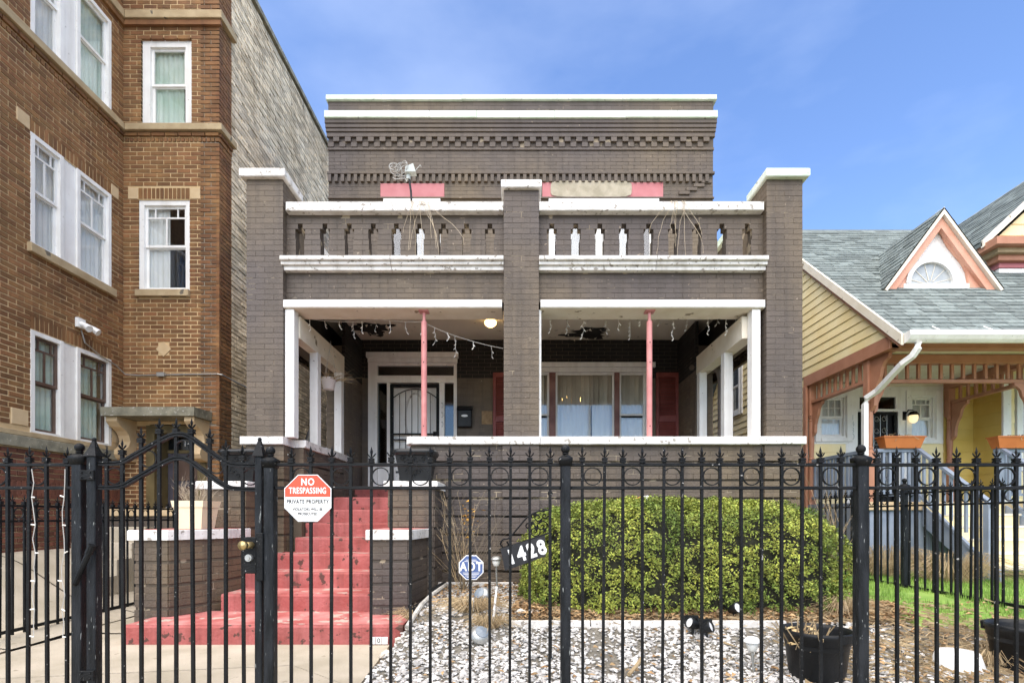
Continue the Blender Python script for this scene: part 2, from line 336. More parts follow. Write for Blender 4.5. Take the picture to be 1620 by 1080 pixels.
def sash_window(house, T, x0, x1, z0, z1, frame=WHITE, sash=WHITE, lites='plain', fw=.07, rec=.06, curtain=(CURT, 0, 1), glass=GLASS, meet=.52, upper_curtain=None):
    """double-hung window: frame part with sash, pane and curtain as its sub-parts"""
    fr = MB(T)
    fr.box(x0,x0+fw,rec-.03,rec+.1,z0,z1); fr.box(x1-fw,x1,rec-.03,rec+.1,z0,z1); fr.box(x0+fw,x1-fw,rec-.028,rec+.098,z1-fw,z1); fr.box(x0+fw,x1-fw,rec-.026,rec+.096,z0,z0+fw*.5)
    f = fr.build('window', frame, house)
    a, b, c, d = x0+fw, x1-fw, z0+fw*.5, z1-fw; mz = c+(d-c)*meet; s = .038
    for lo, hi, dd in ((c, mz, .045), (mz-.02, d, .02)):
        q = MB(T); y0, y1 = rec+dd-.01, rec+dd+.02
        q.box(a,a+s,y0,y1,lo,hi); q.box(b-s,b,y0,y1,lo,hi); q.box(a+s,b-s,y0+.002,y1-.002,lo,lo+s); q.box(a+s,b-s,y0+.002,y1-.002,hi-s,hi)
        if lites == 'prairie' and hi == d:
            zz = hi-s-(hi-lo)*.22; m_ = .012
            q.box(a+s,b-s,y0+.004,y1-.004,zz-m_,zz+m_); xc = (a+b)/2; w4 = (b-a)*.2
            q.box(xc-m_,xc+m_,y0+.006,y1-.006,lo+s,zz-m_)
            for xx in (a+w4+.02, b-w4-.02): q.box(xx-m_*.8,xx+m_*.8,y0+.006,y1-.006,zz+m_,hi-s)
        if lites == 'six' and hi == d:
            for t in (1/3, 2/3): q.box(a+s+(b-a-2*s)*t-.008,a+s+(b-a-2*s)*t+.008,y0+.004,y1-.004,lo+s,hi-s)
            zz = (lo+hi)/2; q.box(a+s,b-s,y0+.006,y1-.006,zz-.008,zz+.008)
        q.build('sash', sash, f)
        g = MB(T); g.box(a+s-.004,b-s+.004,rec+dd+.002,rec+dd+.006,lo+s-.004,hi-s+.004); g.build('pane', glass, f)
    if curtain:
        cm, t0, t1 = curtain; q = MB(T); fold_curtain(q, a+(b-a)*t0, a+(b-a)*t1, c, d, rec+.085, .008); q.build('curtain', cm, f)
    return f

# ------------------------------------------------------------------ the ground
def gz(x, y):
    yard = .32*sstep(3.7, 5.2, y)
    r = sstep(-1.15, -.85, x)
    left = .62*sstep(-4.75, -6.1, x)*1.0 + .10*sstep(-4.2, -4.7, x)*sstep(3.5, 6, y)
    return yard*r + (left if x < -4.2 else 0)
def sheet(name, x0, x1, y0, y1, m, dz=0, step=.12, rough=0, mask=None, kind='structure', parent=None):
    nx, ny = max(1, int((x1-x0)/step)), max(1, int((y1-y0)/step)); mb = MB()
    idx = {}
    for j in range(ny+1):
        for i in range(nx+1):
            x, y = x0+(x1-x0)*i/nx, y0+(y1-y0)*j/ny
            idx[i, j] = mb.pts([(x, y, gz(x, y)+dz+(rough*noi(x*3, y*3, 5) if rough else 0))])
    for j in range(ny):
        for i in range(nx):
            x, y = x0+(x1-x0)*(i+.5)/nx, y0+(y1-y0)*(j+.5)/ny
            if mask is None or mask(x, y): mb.f.append((idx[i,j], idx[i+1,j], idx[i+1,j+1], idx[i,j+1]))
    o = mb.build(name, m, parent, smooth=True)
    if parent is None: o['kind'] = kind
    return o
g = MB(); g.poly([(-400,-400,-.22),(400,-400,-.22),(400,600,-.22),(-400,600,-.22)]); o = g.build('ground', SOIL); o['kind'] = 'structure'
sheet('yard_ground', -7.2, 13, 3.02, 12, SOIL, -.03, .25)
r = MB(); r.box(-60,60,-12,-3,-.2,-.14); o = r.build('road', ASPH); o['kind'] = 'structure'
r = MB(); r.box(-60,60,-3,-2.85,-.2,0); o = r.build('kerb', CONC); o['kind'] = 'structure'
r = MB(); r.box(-60,60,-2.85,-.6,-.2,-.04); o = r.build('verge', SOIL); o['kind'] = 'structure'
pv = bpy.data.objects.new('pavement', None); C.objects.link(pv); pv['kind'] = 'structure'; ORG[pv.name] = (0, 0, 0)
sl_me = MB(); sl_me.box(-.745,.745,0,1.79,-.16,0)
slm = bpy.data.meshes.new('slab'); slm.from_pydata(sl_me.v, [], sl_me.f); slm.materials.append(CONC)
for i in range(-9, 10):
    for j in (0, 1): link('slab', slm, None, pv, (i*1.5-.3, -.6+j*1.8, random.uniform(-.004, .004)))
# concrete walk from the gate to the stoop, in two slabs
fw = bpy.data.objects.new('front_walk', None); C.objects.link(fw); fw['kind'] = 'structure'; ORG[fw.name] = (0, 0, 0)
for ps in ([(-4.35,3.02),(-1.05,3.02),(-1.07,3.6),(-1.75,4.18),(-4.35,3.72)], [(-4.35,3.735),(-1.76,4.197),(-1.085,3.62),(-1.18,5.3),(-4.35,5.3)]):
    m_ = MB(); m_.prism([(x, y, -.10) for x, y in ps], (0, 0, .104)); m_.build('slab', CONC, fw)
sw = bpy.data.objects.new('side_walk', None); C.objects.link(sw); sw['kind'] = 'structure'; ORG[sw.name] = (0, 0, 0)
for (a, b) in ((3.02, 4.6), (4.62, 6.2), (6.22, 7.8), (7.82, 14)): sheet('slab', -7.0, -4.37, a, b, CONC, .006, .1, .008, parent=sw)
sheet('gangway', -4.35, -3.42, 5.35, 16, CONC, .004, .3)
HX0, HX1, HY0, HY1 = -.02, 3.2, 4.9, 6.42          # hedge footprint
def bed(x, y): return y > 4.66+.05*noi(x*2, 1) and x > -.05
def lawn_at(x, y): return (x > 3.45 and y > 4.55+.25*noi(x*1.3, 2)) or x > 5.6
sheet('gravel_bed', -1.08, 5.6, 3.02, 6.62, GRAVB, .004, .1, .012, mask=lambda x, y: not bed(x, y) or (x < 0), kind='structure')
sheet('planting_bed', -.1, 3.6, 4.5, 6.62, MULCH, .016, .07, .03, mask=lambda x, y: bed(x, y))
sheet('lawn', 3.4, 13, 4.3, 8.2, GRASS, .012, .15, .02, mask=lambda x, y: lawn_at(x, y))
# pebbles
ph = (1+5**.5)/2
ICO_V = np.array([(-1,ph,0),(1,ph,0),(-1,-ph,0),(1,-ph,0),(0,-1,ph),(0,1,ph),(0,-1,-ph),(0,1,-ph),(ph,0,-1),(ph,0,1),(-ph,0,-1),(-ph,0,1)], float)/math.sqrt(1+ph*ph)
ICO_F = np.array([(0,11,5),(0,5,1),(0,1,7),(0,7,10),(0,10,11),(1,5,9),(5,11,4),(11,10,2),(10,7,6),(7,1,8),(3,9,4),(3,4,2),(3,2,6),(3,6,8),(3,8,9),(4,9,5),(2,4,11),(6,2,10),(8,6,7),(9,8,1)])
def rocks(name, P, S, m, flat=.55, parent=None, kind='stuff'):
    n = len(P); V = np.repeat(ICO_V[None], n, 0)*(1+rng.uniform(-.28, .28, (n, 12, 1)))
    V = V*np.stack([S*rng.uniform(.75, 1.35, n), S*rng.uniform(.6, 1.1, n), S*flat*rng.uniform(.6, 1.2, n)], 1)[:, None, :]
    a = rng.uniform(0, 2*PI, n); ti = rng.uniform(-.5, .5, n); ca, sa, ct, st = np.cos(a), np.sin(a), np.cos(ti), np.sin(ti)
    y = V[..., 1]*ct[:, None]-V[..., 2]*st[:, None]; z = V[..., 1]*st[:, None]+V[..., 2]*ct[:, None]; x = V[..., 0]
    V = np.stack([x*ca[:, None]-y*sa[:, None], x*sa[:, None]+y*ca[:, None], z], -1)+np.array(P)[:, None, :]
    Fc = ICO_F[None]+12*np.arange(n)[:, None, None]
    me = bpy.data.meshes.new(name); me.from_pydata(V.reshape(-1, 3).tolist(), [], Fc.reshape(-1, 3).tolist())
    o = link(name, me, m, parent)
    if kind: o['kind'] = kind
    return o
P = []; S = []
while len(P) < 22000:
    x, y = random.uniform(-1.08, 5.5), 3.05+3.5*random.random()**1.25
    if x > 0 and bed(x, y): continue
    if y > 5.0 and random.random() > (.8 if x < 0 else .15): continue
    if lawn_at(x, y) or (x > 2.6 and y > 4.0 and random.random() < .72*sstep(2.5, 3.4, x)): continue
    if x < -.9 and y < 4.8 and random.random() < .4: continue
    s = min(.034, random.lognormvariate(-4.32, .38))
    if noi(x*2.2+9, y*2.2, 1)+.4*noi(x*7, y*7, 2) > .34 and random.random() < .8: continue
    P.append((x, y, gz(x, y)+.008+.012*random.random())); S.append(s)
rocks('gravel', P, np.array(S), PEB)
def leaves(name, P, size, m, lift=.01, kind='stuff', parent=None):
    mb = MB()
    for x, y, z in P:
        a = random.uniform(0, 2*PI); s = size*random.uniform(.5, 1.3); c, d = math.cos(a), math.sin(a); t = random.uniform(-.5, .8)*s; t2 = random.uniform(-.3, .9)*s
        k = mb.pts([(x-c*s, y-d*s, z+abs(t)), (x-d*s*.5, y+c*s*.5, z+t2*.6+.01), (x+c*s, y+d*s, z+.006), (x+d*s*.5, y-c*s*.5, z+.01+random.uniform(0, .4)*s)])
        mb.f += [(k, k+3, k+2), (k, k+2, k+1)]
    o = mb.build(name, m, parent)
    if kind: o['kind'] = kind
    return o
P = []
for _ in range(5200):
    u = random.random()
    if u < .62: x, y = random.uniform(-.05, 3.5), random.gauss(4.85, .13)
    elif u < .75: x, y = random.uniform(-1.0, 0), random.uniform(5.0, 6.5)
    elif u < .9: x, y = random.uniform(2.4, 5.4), random.uniform(3.3, 5.1)
    else: x, y = random.uniform(-1, 5.4), random.uniform(3.1, 4.7)
    if y < 4.66 and u < .62: continue
    P.append((x, y, gz(x, y)+.025+.02*random.random()))
leaves('leaf_litter', P, .028, DRYL)
# straw and dead grass lying over the right-hand gravel
mb = MB()
for _ in range(2600):
    x, y = (random.gauss(3.7, .75), random.gauss(4.15, .42)) if random.random() < .7 else (random.uniform(.2, 3.4), random.gauss(4.82, .1))
    if y < 3.2 or x < .1: continue
    a = random.uniform(0, PI); l = random.uniform(.04, .13); z = gz(x, y)+.03+random.uniform(0, .02)
    dx, dy = math.cos(a)*l, math.sin(a)*l; wv = .0022
    k = mb.pts([(x-dx, y-dy, z-.01), (x+dx, y+dy, z+random.uniform(-.01, .03)), (x+dx-dy*.03, y+dy+dx*.03+wv, z+.002), (x-dx-dy*.03, y-dy+dx*.03+wv, z-.008)])
    mb.f.append((k, k+1, k+2, k+3))
o = mb.build('dead_grass', DRYW); o['kind'] = 'stuff'
mb = MB()
for _ in range(30000):
    x, y = random.uniform(3.4, 10.5), 4.3+3.6*random.random()
    if not lawn_at(x, y) or noi(x*2, y*2, 3) < -.25: continue
    a = random.uniform(0, 2*PI); h = random.uniform(.03, .075); l = random.uniform(0, .03); z = gz(x, y)+.01; c, d = math.cos(a)*.004, math.sin(a)*.004
    k = mb.pts([(x-c, y-d, z), (x+c, y+d, z), (x+d*l*120, y-c*l*120, z+h)]); mb.f.append((k, k+1, k+2))
o = mb.build('grass', GRASS); o['kind'] = 'stuff'

# ------------------------------------------------------------------ brick apartment house on the left
XB, XR, YR = -6.24, -4.72, 8.5          # bay wall plane, recessed corner, recessed front plane
apt = thing('apartment_house', (-7, 9, 0), 'tall red brown brick apartment house with pale stone trim, left of the dark brown house', 'house')
TB = wallT((XB, 0, 0), (0, 1, 0), (1, 0, 0))        # x runs along +y
TF = wallT((0, YR, 0), (1, 0, 0), (0, -1, 0))
TS = wallT((XR, 0, 0), (0, 1, 0), (1, 0, 0))
_b = bricks
def bricks(store, *a, **k):
    k.setdefault('joint', .015); _b(store, *a, **k)
st = []
BW = [(6.88, 8.24, 2.245, 3.56), (6.88, 8.24, 4.66, 6.09), (6.88, 8.24, 7.36, 8.74)]
RW = [(X(219, YR), X(300, YR), 4.74, 6.17), (X(223, YR), X(303, YR), 7.36, 8.74)]
DOOR = (-5.82, -4.98, 1.28, 2.62)
# structural walls behind the face brick
mb = MB(TB); grid_wall(mb, 5.2, YR, -.3, 10.35, BW, .006, .3); mb.build('wall', FACE_M, apt)
mb = MB(TF); grid_wall(mb, XB-.3, XR-.3, -.3, 10.35, RW+[DOOR], .006, .3); mb.build('wall', FACE_M, apt)
mb = MB(TS); grid_wall(mb, YR+.012, 24, -.3, 10.33, [(11.2, 12.0, 1.2, 2.6), (13.6, 14.4, 1.2, 2.6)], .012, .3); mb.build('wall', COMM_M, apt)
mb = MB(); mb.box(-13, XB-.012, 5.19, 5.4, -.3, 10.34); mb.box(-13, -12.7, 5.4, 24, -.3, 10.34); mb.box(-12.7, XR-.3, 23.7, 24, -.3, 10.34); mb.build('rear_wall', COMM_M, apt)
mb = MB(); mb.box(-12.7, XR-.31, 5.4+3.4, 23.7, 9.9, 10.0); mb.box(-12.7, XB-.31, 5.4, 8.8, 9.9, 10.0); mb.build('roof', ROOFM, apt)
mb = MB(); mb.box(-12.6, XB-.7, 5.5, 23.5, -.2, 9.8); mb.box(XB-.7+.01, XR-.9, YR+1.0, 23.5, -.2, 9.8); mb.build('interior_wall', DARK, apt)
# bay wall bricks
ARCH = .19
for (zlo, zhi) in ((2.30, 7.07), (7.34, 8.98), (9.12, 10.3)):
    ops = []
    for w_ in BW:
        ops.append((w_[0], w_[1], w_[2]-.12, w_[3]+(ARCH if w_[3] < 7 else 0)))
    for w_ in BW[1:2]: ops += [(w_[0]-.2, w_[0]+.01, w_[3], w_[3]+ARCH), (w_[1]-.01, w_[1]+.16, w_[3], w_[3]+ARCH)]
    ops += [(6.60, 6.86, 2.30, 2.52), (8.26, 8.42, 2.30, 2.52)]
    bricks(st, TB, 5.2, YR, zlo, zhi, ops, jit=.003)
for w_ in BW[:2]: bricks(st, TB, w_[0], w_[1], w_[3]+.01, w_[3]+ARCH, course=.18, blen=.068, jit=.003, soldier=True)
bricks(st, TB, 5.2, YR, 7.08, 7.15, course=.07, blen=.068, proud=.012, soldier=True); bricks(st, TB, 5.2, YR, 7.16, 7.225, course=.065, proud=.03)
bricks(st, TB, 5.2, YR, .55, 2.02, course=.07, m=BASEB, jit=.003, proud=.01); bricks(st, TB, 5.2, YR, 1.42, 1.62, course=.2, blen=.07, m=BASEB, soldier=True, proud=.014)
# recessed front bricks
for (zlo, zhi) in ((2.62, 7.07), (7.34, 8.98), (9.12, 10.3)):
    ops = [(w_[0], w_[1], w_[2]-.11*(w_[2] < 7), w_[3]+(ARCH if w_[3] < 7 else 0)) for w_ in RW]
    w_ = RW[0]; ops += [(w_[0]-.17, w_[0]+.01, w_[3], w_[3]+ARCH), (w_[1]-.01, w_[1]+.17, w_[3], w_[3]+ARCH), (-5.69, -5.51, 3.72, 3.90)]
    if zlo < 3: ops += [(-6.24, -4.84, 2.6, 2.82)]
    bricks(st, TF, XB, XR, zlo, zhi, ops, jit=.003)
w_ = RW[0]; bricks(st, TF, w_[0]+.005, w_[1]-.005, w_[3]+.01, w_[3]+ARCH, course=.18, blen=.068, soldier=True, jit=.003)
bricks(st, TF, XB+.03, XR, 7.08, 7.15, course=.07, blen=.068, proud=.012, soldier=True); bricks(st, TF, XB+.03, XR, 7.16, 7.225, course=.065, proud=.03)
bricks(st, TF, XB, XR, .5, 2.6, [(DOOR[0]-.06, DOOR[1]+.06, 1.2, 2.7)], jit=.003)
# return of face brick round the corner, then common brick along the side
bricks(st, TS, YR, 8.86, .3, 7.07, jit=.003); bricks(st, TS, YR, 8.86, 7.34, 8.98, jit=.003); bricks(st, TS, YR, 8.86, 9.12, 10.3, jit=.003)
bricks(st, TS, YR, 8.86, 7.08, 7.15, course=.07, proud=.012); bricks(st, TS, YR, 8.86, 7.16, 7.225, course=.065, proud=.03)
bricks(st, TS, 8.87, 15.5, .3, 10.3, [(11.2, 12.0, 1.1, 2.7), (13.6, 14.4, 1.1, 2.7)], course=.071, jit=.007, m=COMM, joint=.014)
finish_bricks(apt, st, FACE); bricks = _b
# stone
def stone(name, T, x0, x1, z0, z1, pr, m=STONE, back=.0):
    q = MB(T); q.cbox(x0, x1, -pr, back, z0, z1, .006); return q.build(name, m, apt)
stone('ledge', TB, 5.2, YR+.07, 7.23, 7.335, .07); stone('ledge', TB, 5.2, YR+.07, 8.985, 9.11, .07); stone('ledge', TB, 5.2, YR-.02, 2.03, 2.17, .05, CANOPY); stone('ledge', TB, 5.2, YR, 2.175, 2.24, .03)
for a, b in ((7.23, 7.335), (8.985, 9.11)): stone('ledge', TF, XB+.075, XR+.07, a, b, .075); stone('ledge', TS, YR-.07, 8.9, a+.002, b-.002, .072)
q = MB(TB); q.box(5.2, YR+.06, -.045, .0, 8.90, 8.98); q.build('ledge_moulding', FACE, apt); q = MB(TF); q.box(XB+.05, XR+.045, -.048, 0, 8.90, 8.98); q.build('ledge_moulding', FACE, apt)
stone('window_sill', TB, 6.83, 8.29, 4.54, 4.655, .06, STONE, .1); stone('window_sill', TF, RW[0][0]-.02, RW[0][1]+.01, 4.63, 4.735, .06, STONE, .1)
for x in (RW[0][0]-.165, RW[0][1]+.008): stone('stone_block', TF, x, x+.157, 6.18, 6.355, .006, STONE_L, .01)
stone('stone_block', TB, 6.69, 6.87, 6.10, 6.275, .006, STONE_L, .01); stone('stone_block', TB, 8.25, 8.40, 6.10, 6.275, .006, STONE_L, .01)
stone('stone_block', TB, 6.62, 6.85, 2.31, 2.51, .006, STONE_L, .01); stone('stone_block', TB, 8.27, 8.41, 2.31, 2.51, .006, STONE_L, .01)
q = MB(TF); q.prism([(-5.6,-.008,3.69),(-5.48,-.008,3.81),(-5.6,-.008,3.93),(-5.72,-.008,3.81)], (0, .018, 0)); q.build('diamond_stone', STONE_L, apt)
bc = MB(TS); bc.box(YR-.04, 24, -.05, .33, 10.331, 10.42); bc.build('roof_coping', CANOPY, apt)
bc = MB(); bc.box(-13.05, XB+.05, 5.15, 8.45, 10.345, 10.42); bc.box(-13.05, XR-.34, 8.46, 8.85, 10.345, 10.42); bc.build('roof_coping', CANOPY, apt)
# windows
for k, (y0, y1, z0, z1) in enumerate(BW):
    style = 'plain' if k == 2 else 'prairie'; mu0, mu1 = 7.38, 7.60; fr_ = WHITE
    q = MB(TB); q.box(mu0, mu1, .015, .17, z0, z1); q.build('mullion', WHITE, apt)
    sm = BROWNW if k == 0 else WHITE
    sash_window(apt, TB, y0, mu0-.003, z0, z1, fr_, sm, style, .055, .02, (CURT if k else CURT_G, .0 if k else .12, 1), GLASS)
    sash_window(apt, TB, mu1+.003, y1, z0, z1, fr_, sm, style, .055, .02, (CURT_G if k != 1 else CURT, 0, 1 if k else .86), GLASS)
sash_window(apt, TF, *RW[0], WHITE, WHITE, 'prairie', .075, .05, (CURT, 0, .52), GLASS)
sash_window(apt, TF, *RW[1], WHITE, WHITE, 'plain', .12, .07, (CURT_G, .0, .86), GLASS)
for o_ in ((11.2, 12.0, 1.2, 2.6), (13.6, 14.4, 1.2, 2.6)): sash_window(apt, TS, *o_, BROWNW, BROWNW, 'plain', .06, .08, None, GLASS_D)
# entrance: hood, scroll brackets, door, stoop
q = MB(); q.hull([(XB+.005,8.03,2.67),(-4.84,8.03,2.67),(-4.84,YR-.005,2.67),(XB+.005,YR-.005,2.67)], [(XB+.005,8.02,2.80),(-4.83,8.02,2.80),(-4.83,YR-.005,2.81),(XB+.005,YR-.005,2.81)]); q.build('entrance_hood', CANOPY, apt)
def scroll(x0, x1):
    pr = [(0,2.665)]+[(-.40,2.665),(-.41,2.60),(-.33,2.53),(-.22,2.48),(-.16,2.42),(-.13,2.33),(-.16,2.25),(-.24,2.19),(-.26,2.12),(-.22,2.06),(-.14,2.03),(0,2.02)]
    q = MB(); q.prism([(x0, YR-.006+b, c) for b, c in pr], (x1-x0, 0, 0)); q.ball(((x0+x1)/2, YR-.30, 2.60), .055, 8, 6); return q.build('scroll_bracket', STONE_L, apt)
scroll(-6.20, -6.03); scroll(-5.02, -4.87)
q = MB(TF); q.box(DOOR[0]-.05,DOOR[0]+.08,-.012,.36,1.28,2.60); q.box(DOOR[1]-.08,DOOR[1]+.05,-.012,.36,1.28,2.60); q.box(DOOR[0]+.08,DOOR[1]-.08,-.01,.358,2.48,2.60); q.box(DOOR[0]+.08,DOOR[1]-.08,.30,.35,2.20,2.25); q.build('door_frame', mat('olive_wood_frame', (.10, .075, .03), (.16, .12, .05), .6, 7), apt)
dr = MB(TF); dr.box(DOOR[0]+.085,DOOR[1]-.085,.31,.35,1.29,2.195); dr = dr.build('door', mat('grey_violet_door', (.05, .045, .055), (.07, .06, .075), .55, 6), apt)
q = MB(TF); q.cbox(DOOR[0]+.17,DOOR[1]-.17,.304,.312,1.75,2.1,.003); q.cbox(DOOR[0]+.17,DOOR[1]-.17,.304,.312,1.38,1.65,.003); q.build('panel', BROWNW, dr)
q = MB(TF); q.box(DOOR[0]+.085,DOOR[1]-.085,.325,.33,2.255,2.475); tp = q.build('transom_pane', GLASS_D, apt)
text('14', faceT((-5.42, YR+.318, 2.36)), .15, WHITEP, apt, 'transom_number')
q = MB(); q.cbox(-6.23,-4.80,7.55,YR-.02,1.17,1.28,.006); q.build('stoop_slab', STONE_L, apt)
q = MB(); q.box(-6.2,-4.86,7.6,YR-.03,-.1,1.168); q.build('stoop_base', BRN, apt)
for k in range(4):
    q = MB(); q.cbox(-5.85,-5.05,7.55-.26*(k+1),7.545-.26*k,-.1,1.16-.2*(k+1)+.06,.006); q.build('stoop_step', CONC, apt)
# conduit along the wall and the little lamp it feeds
q = MB(); q.tube([(XB+.015,7.66,3.82),(XB+.02,7.72,3.66),(XB+.02,8.0,3.56),(XB+.03,8.3,3.50),(XB+.06,YR-.04,3.40),(-6.0,YR-.02,3.39),(-5.5,YR-.02,3.40),(XR-.02,YR-.02,3.41),(XR+.03,YR+.02,3.41),(XR+.02,9.0,3.40),(XR+.02,10.5,3.38)], .011, 6); q.build('conduit', STEEL, apt)
q = MB(); q.box(-5.68,-5.56,YR-.055,YR-.01,3.37,3.43); q.build('junction_box', STEEL, apt)
sc_ = thing('security_lamp', (XB, 7.64, 3.89), 'small white twin security lamp on the brick wall above the lower left windows', 'lamp')
q = MB(); q.cbox(XB+.002,XB+.05,7.56,7.70,3.83,3.97,.004) if False else q.box(XB+.003,XB+.05,7.57,7.70,3.84,3.97); q.build('base', WHITEP, sc_)
for dy in (-.02, .07):
    q = MB(); q.tube([(XB+.05,7.64+dy,3.90),(XB+.12,7.64+dy*1.4,3.86),(XB+.19,7.63+dy*1.8,3.81)], .03, 8, r2=.05); q.build('lamp_head', WHITEP, sc_)

# ------------------------------------------------------------------ dark brown painted brick house
DF, DW = 6.66, 9.55                     # porch front plane, main wall plane
house = thing('brown_brick_house', (0, 8, .3), 'two storey dark brown painted brick house with white trimmed front porch, in the centre', 'house')
hs = []
_b2 = bricks
def bricks(store, *a, **k):
    k.setdefault('joint', .0065); _b2(store, *a, **k)
def T_front(y): return wallT((0, y, 0), (1, 0, 0), (0, -1, 0))
def T_right(x): return wallT((x, 0, 0), (0, 1, 0), (1, 0, 0))      # faces +x
def T_left(x): return wallT((x, 0, 0), (0, -1, 0), (-1, 0, 0))     # faces -x, x runs along -y
XL, XRT = -3.36, 3.49
ZC0, ZC1 = 2.055, 2.15                  # porch wall cap
# main wall with its openings
WIN1 = (.10, 2.40, 1.95, 3.92)          # parlour window
ENT = (-2.645, -1.09, 1.62, 4.06)       # entrance
W2 = [(X(607, DW), X(697, DW), 4.75, 6.80), (X(868, DW), X(1040, DW), 4.75, 6.80)]
mb = MB(T_front(DW)); grid_wall(mb, XL, XRT-.02, 0, 8.30, [WIN1, ENT]+W2, .0035, .32); mb.build('wall', BRN, house)
mb = MB(); mb.box(XL+.01, XL+.3, DW+.33, 19, 0, 8.2); mb.box(XRT-.31, XRT-.02, DW+.33, 19, 0, 8.2); mb.box(XL+.3, XRT-.31, 18.7, 19, 0, 8.2); mb.build('side_wall', BRN, house)
mb = MB(); mb.box(XL+.3, XRT-.31, DW+.33, 18.69, 7.8, 7.9); mb.build('roof', ROOFM, house)
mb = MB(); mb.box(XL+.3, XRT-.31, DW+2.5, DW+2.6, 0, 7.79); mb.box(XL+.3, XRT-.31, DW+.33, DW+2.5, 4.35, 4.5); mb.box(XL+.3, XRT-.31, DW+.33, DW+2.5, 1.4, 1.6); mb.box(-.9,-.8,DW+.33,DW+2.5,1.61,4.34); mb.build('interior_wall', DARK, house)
bricks(hs, T_front(DW), XL, XRT-.02, 1.45, 3.62, [(WIN1[0]-.0, WIN1[1]+.0, 1.9, 4), (ENT[0], ENT[1], 1, 4.1)], vis=lambda a, b, c, d: b < -2.55 or a > 2.3 or (a > -1.1 and b < -.1))
bricks(hs, T_front(DW), XL, XRT-.02, 3.62, 4.30, [(WIN1[0], WIN1[1], 1.9, 3.92), (ENT[0], ENT[1], 1, 4.06)], m=SHADE_HOLE, vis=lambda *a: False)  # courses above the door coloured near-black for the porch shade
bricks(hs, T_front(DW), XL, XRT-.02, 4.4, 6.80, W2, vis=lambda *a: False)
bricks(hs, T_front(DW), XL, XRT-.02, 6.81, 7.085, [(o_[0]-.06, o_[1]+.06, 6.7, 7.08) for o_ in W2], course=.066)
bricks(hs, T_front(DW), XL, XRT-.02, 7.265, 7.655, course=.065, proud=.006, joint=.005)
# cornice: corbelled courses and the two dentil rows, each dentil a brick set on the wall
def course(name, z0, z1, pr, m=BRN, x0=XL, x1=XRT-.02, back=.0):
    e = max(0, pr)*.35; q = MB(T_front(DW)); n = 9
    q.cbox(x0-e, x1+e, -pr, back, z0, z1, .006); return q.build(name, m, house)
course('string_course', 6.795, 6.825, .035)
course('frieze_board', 7.085, 7.24, -.004, BRN_D, back=.05)
def dentils(z0, z1, pitch, w_, pr, off=0, x0=XL, x1=XRT-.02):
    n = int((x1-x0-off)/pitch)+1
    for i in range(n):
        a = x0+off+i*pitch
        if a+w_ <= x1+.001: hs.append((T_front(DW), a, a+w_, z0, z1, -pr, pr+.01, None, True))
n_d = 59
dentils(7.09, 7.215, .1152, .058, .05)
course('corbel_course', 7.222, 7.265, .05); 
course('corbel_course', 7.655, 7.70, .03)
dentils(7.705, 7.78, .2045, .102, .04); dentils(7.79, 7.865, .2045, .102, .06, .102)
course('frieze_board', 7.702, 7.875, .012, BRN_D)
for k, (z0, z1, pr) in enumerate(((7.872, 7.945, .055), (7.95, 8.005, .075), (8.01, 8.075, .09), (8.08, 8.145, .105))): course('corbel_course', z0, z1, pr)
def coping_row(z0, z1, y0, y1, x0, x1, cuts, m, name='coping_stone', droop=0):
    e = [x0]+cuts+[x1]
    for a, b in zip(e, e[1:]):
        q = MB(); dz = random.uniform(-.006, .006)
        q.hull([(a+.002,y0+.006,z0+dz),(b-.002,y0+.006,z0+dz),(b-.002,y0+.006,z1-.006),(a+.002,y0+.006,z1-.006)], [(a+.002,y0,z0+.006+dz),(b-.002,y0,z0+.006+dz),(b-.002,y0,z1-.012),(a+.002,y0,z1-.012)][::1]) if False else q.cbox(a+.002, b-.002, y0, y1, z0+dz, z1+dz*.5, .008)
        q.build(name, m, house)
coping_row(8.15, 8.275, DW-.14, DW+.05, XL-.035, XRT+.02, [-1.55, -.72, .65, 1.9], MINT)
bricks(hs, T_front(DW-.05), XL+.01, XRT-.03, 8.28, 8.495, course=.065)
q = MB(T_front(DW-.04)); q.box(XL+.01, XRT-.03, -.0065, .4, 8.275, 8.50); q.build('parapet_wall', BRN_D, house)
coping_row(8.50, 8.585, DW-.10, DW+.40, XL-.02, XRT+.02, [-2.4, -.98, .7, 1.85], MINT)
for k in range(4):      # stepped corbel at the right end of the wall
    hs.append((T_front(DW), 2.86+.13*k, 3.05+.13*k, 6.875+.066*(k), 6.93+.066*k, -.03, .04, None, True))
# painted lintels over the upper windows
def lint(x0, x1, z0, z1, m, pr=.012, name='lintel'): q = MB(T_front(DW)); q.cbox(x0, x1, -pr, .02, z0, z1, .004); return q.build(name, m, house)
lint(X(602, DW), X(703, DW), 6.83, 7.075, LINTEL); lint(X(858, DW), X(1049, DW), 6.83, 7.09, LINTEL)
q = MB(T_front(DW)); pts = []
for i in range(40):
    a = i/40*2*PI; cx, cz = X(935, DW), 6.97; px_ = math.copysign(abs(math.cos(a))**.35, math.cos(a))*.72; pz_ = math.copysign(abs(math.sin(a))**.35, math.sin(a))*.145
    pts.append((cx+px_+.02*noi(i*.9, 2), -.013, cz+pz_+.012*noi(i*.8, 7)))
q.prism(pts[::-1], (0, -.012, 0)); q.build('plaster_patch', PLASTER, house)
q = MB(T_front(DW)); q.cbox(X(868, DW), X(1042, DW), -.04, .0, 6.70, 6.79, .006); q.build('window_head', WHITE, house)
q = MB(T_front(DW)); q.cbox(X(607, DW), X(697, DW), -.04, .0, 6.70, 6.79, .006); q.build('window_head', WHITE, house)
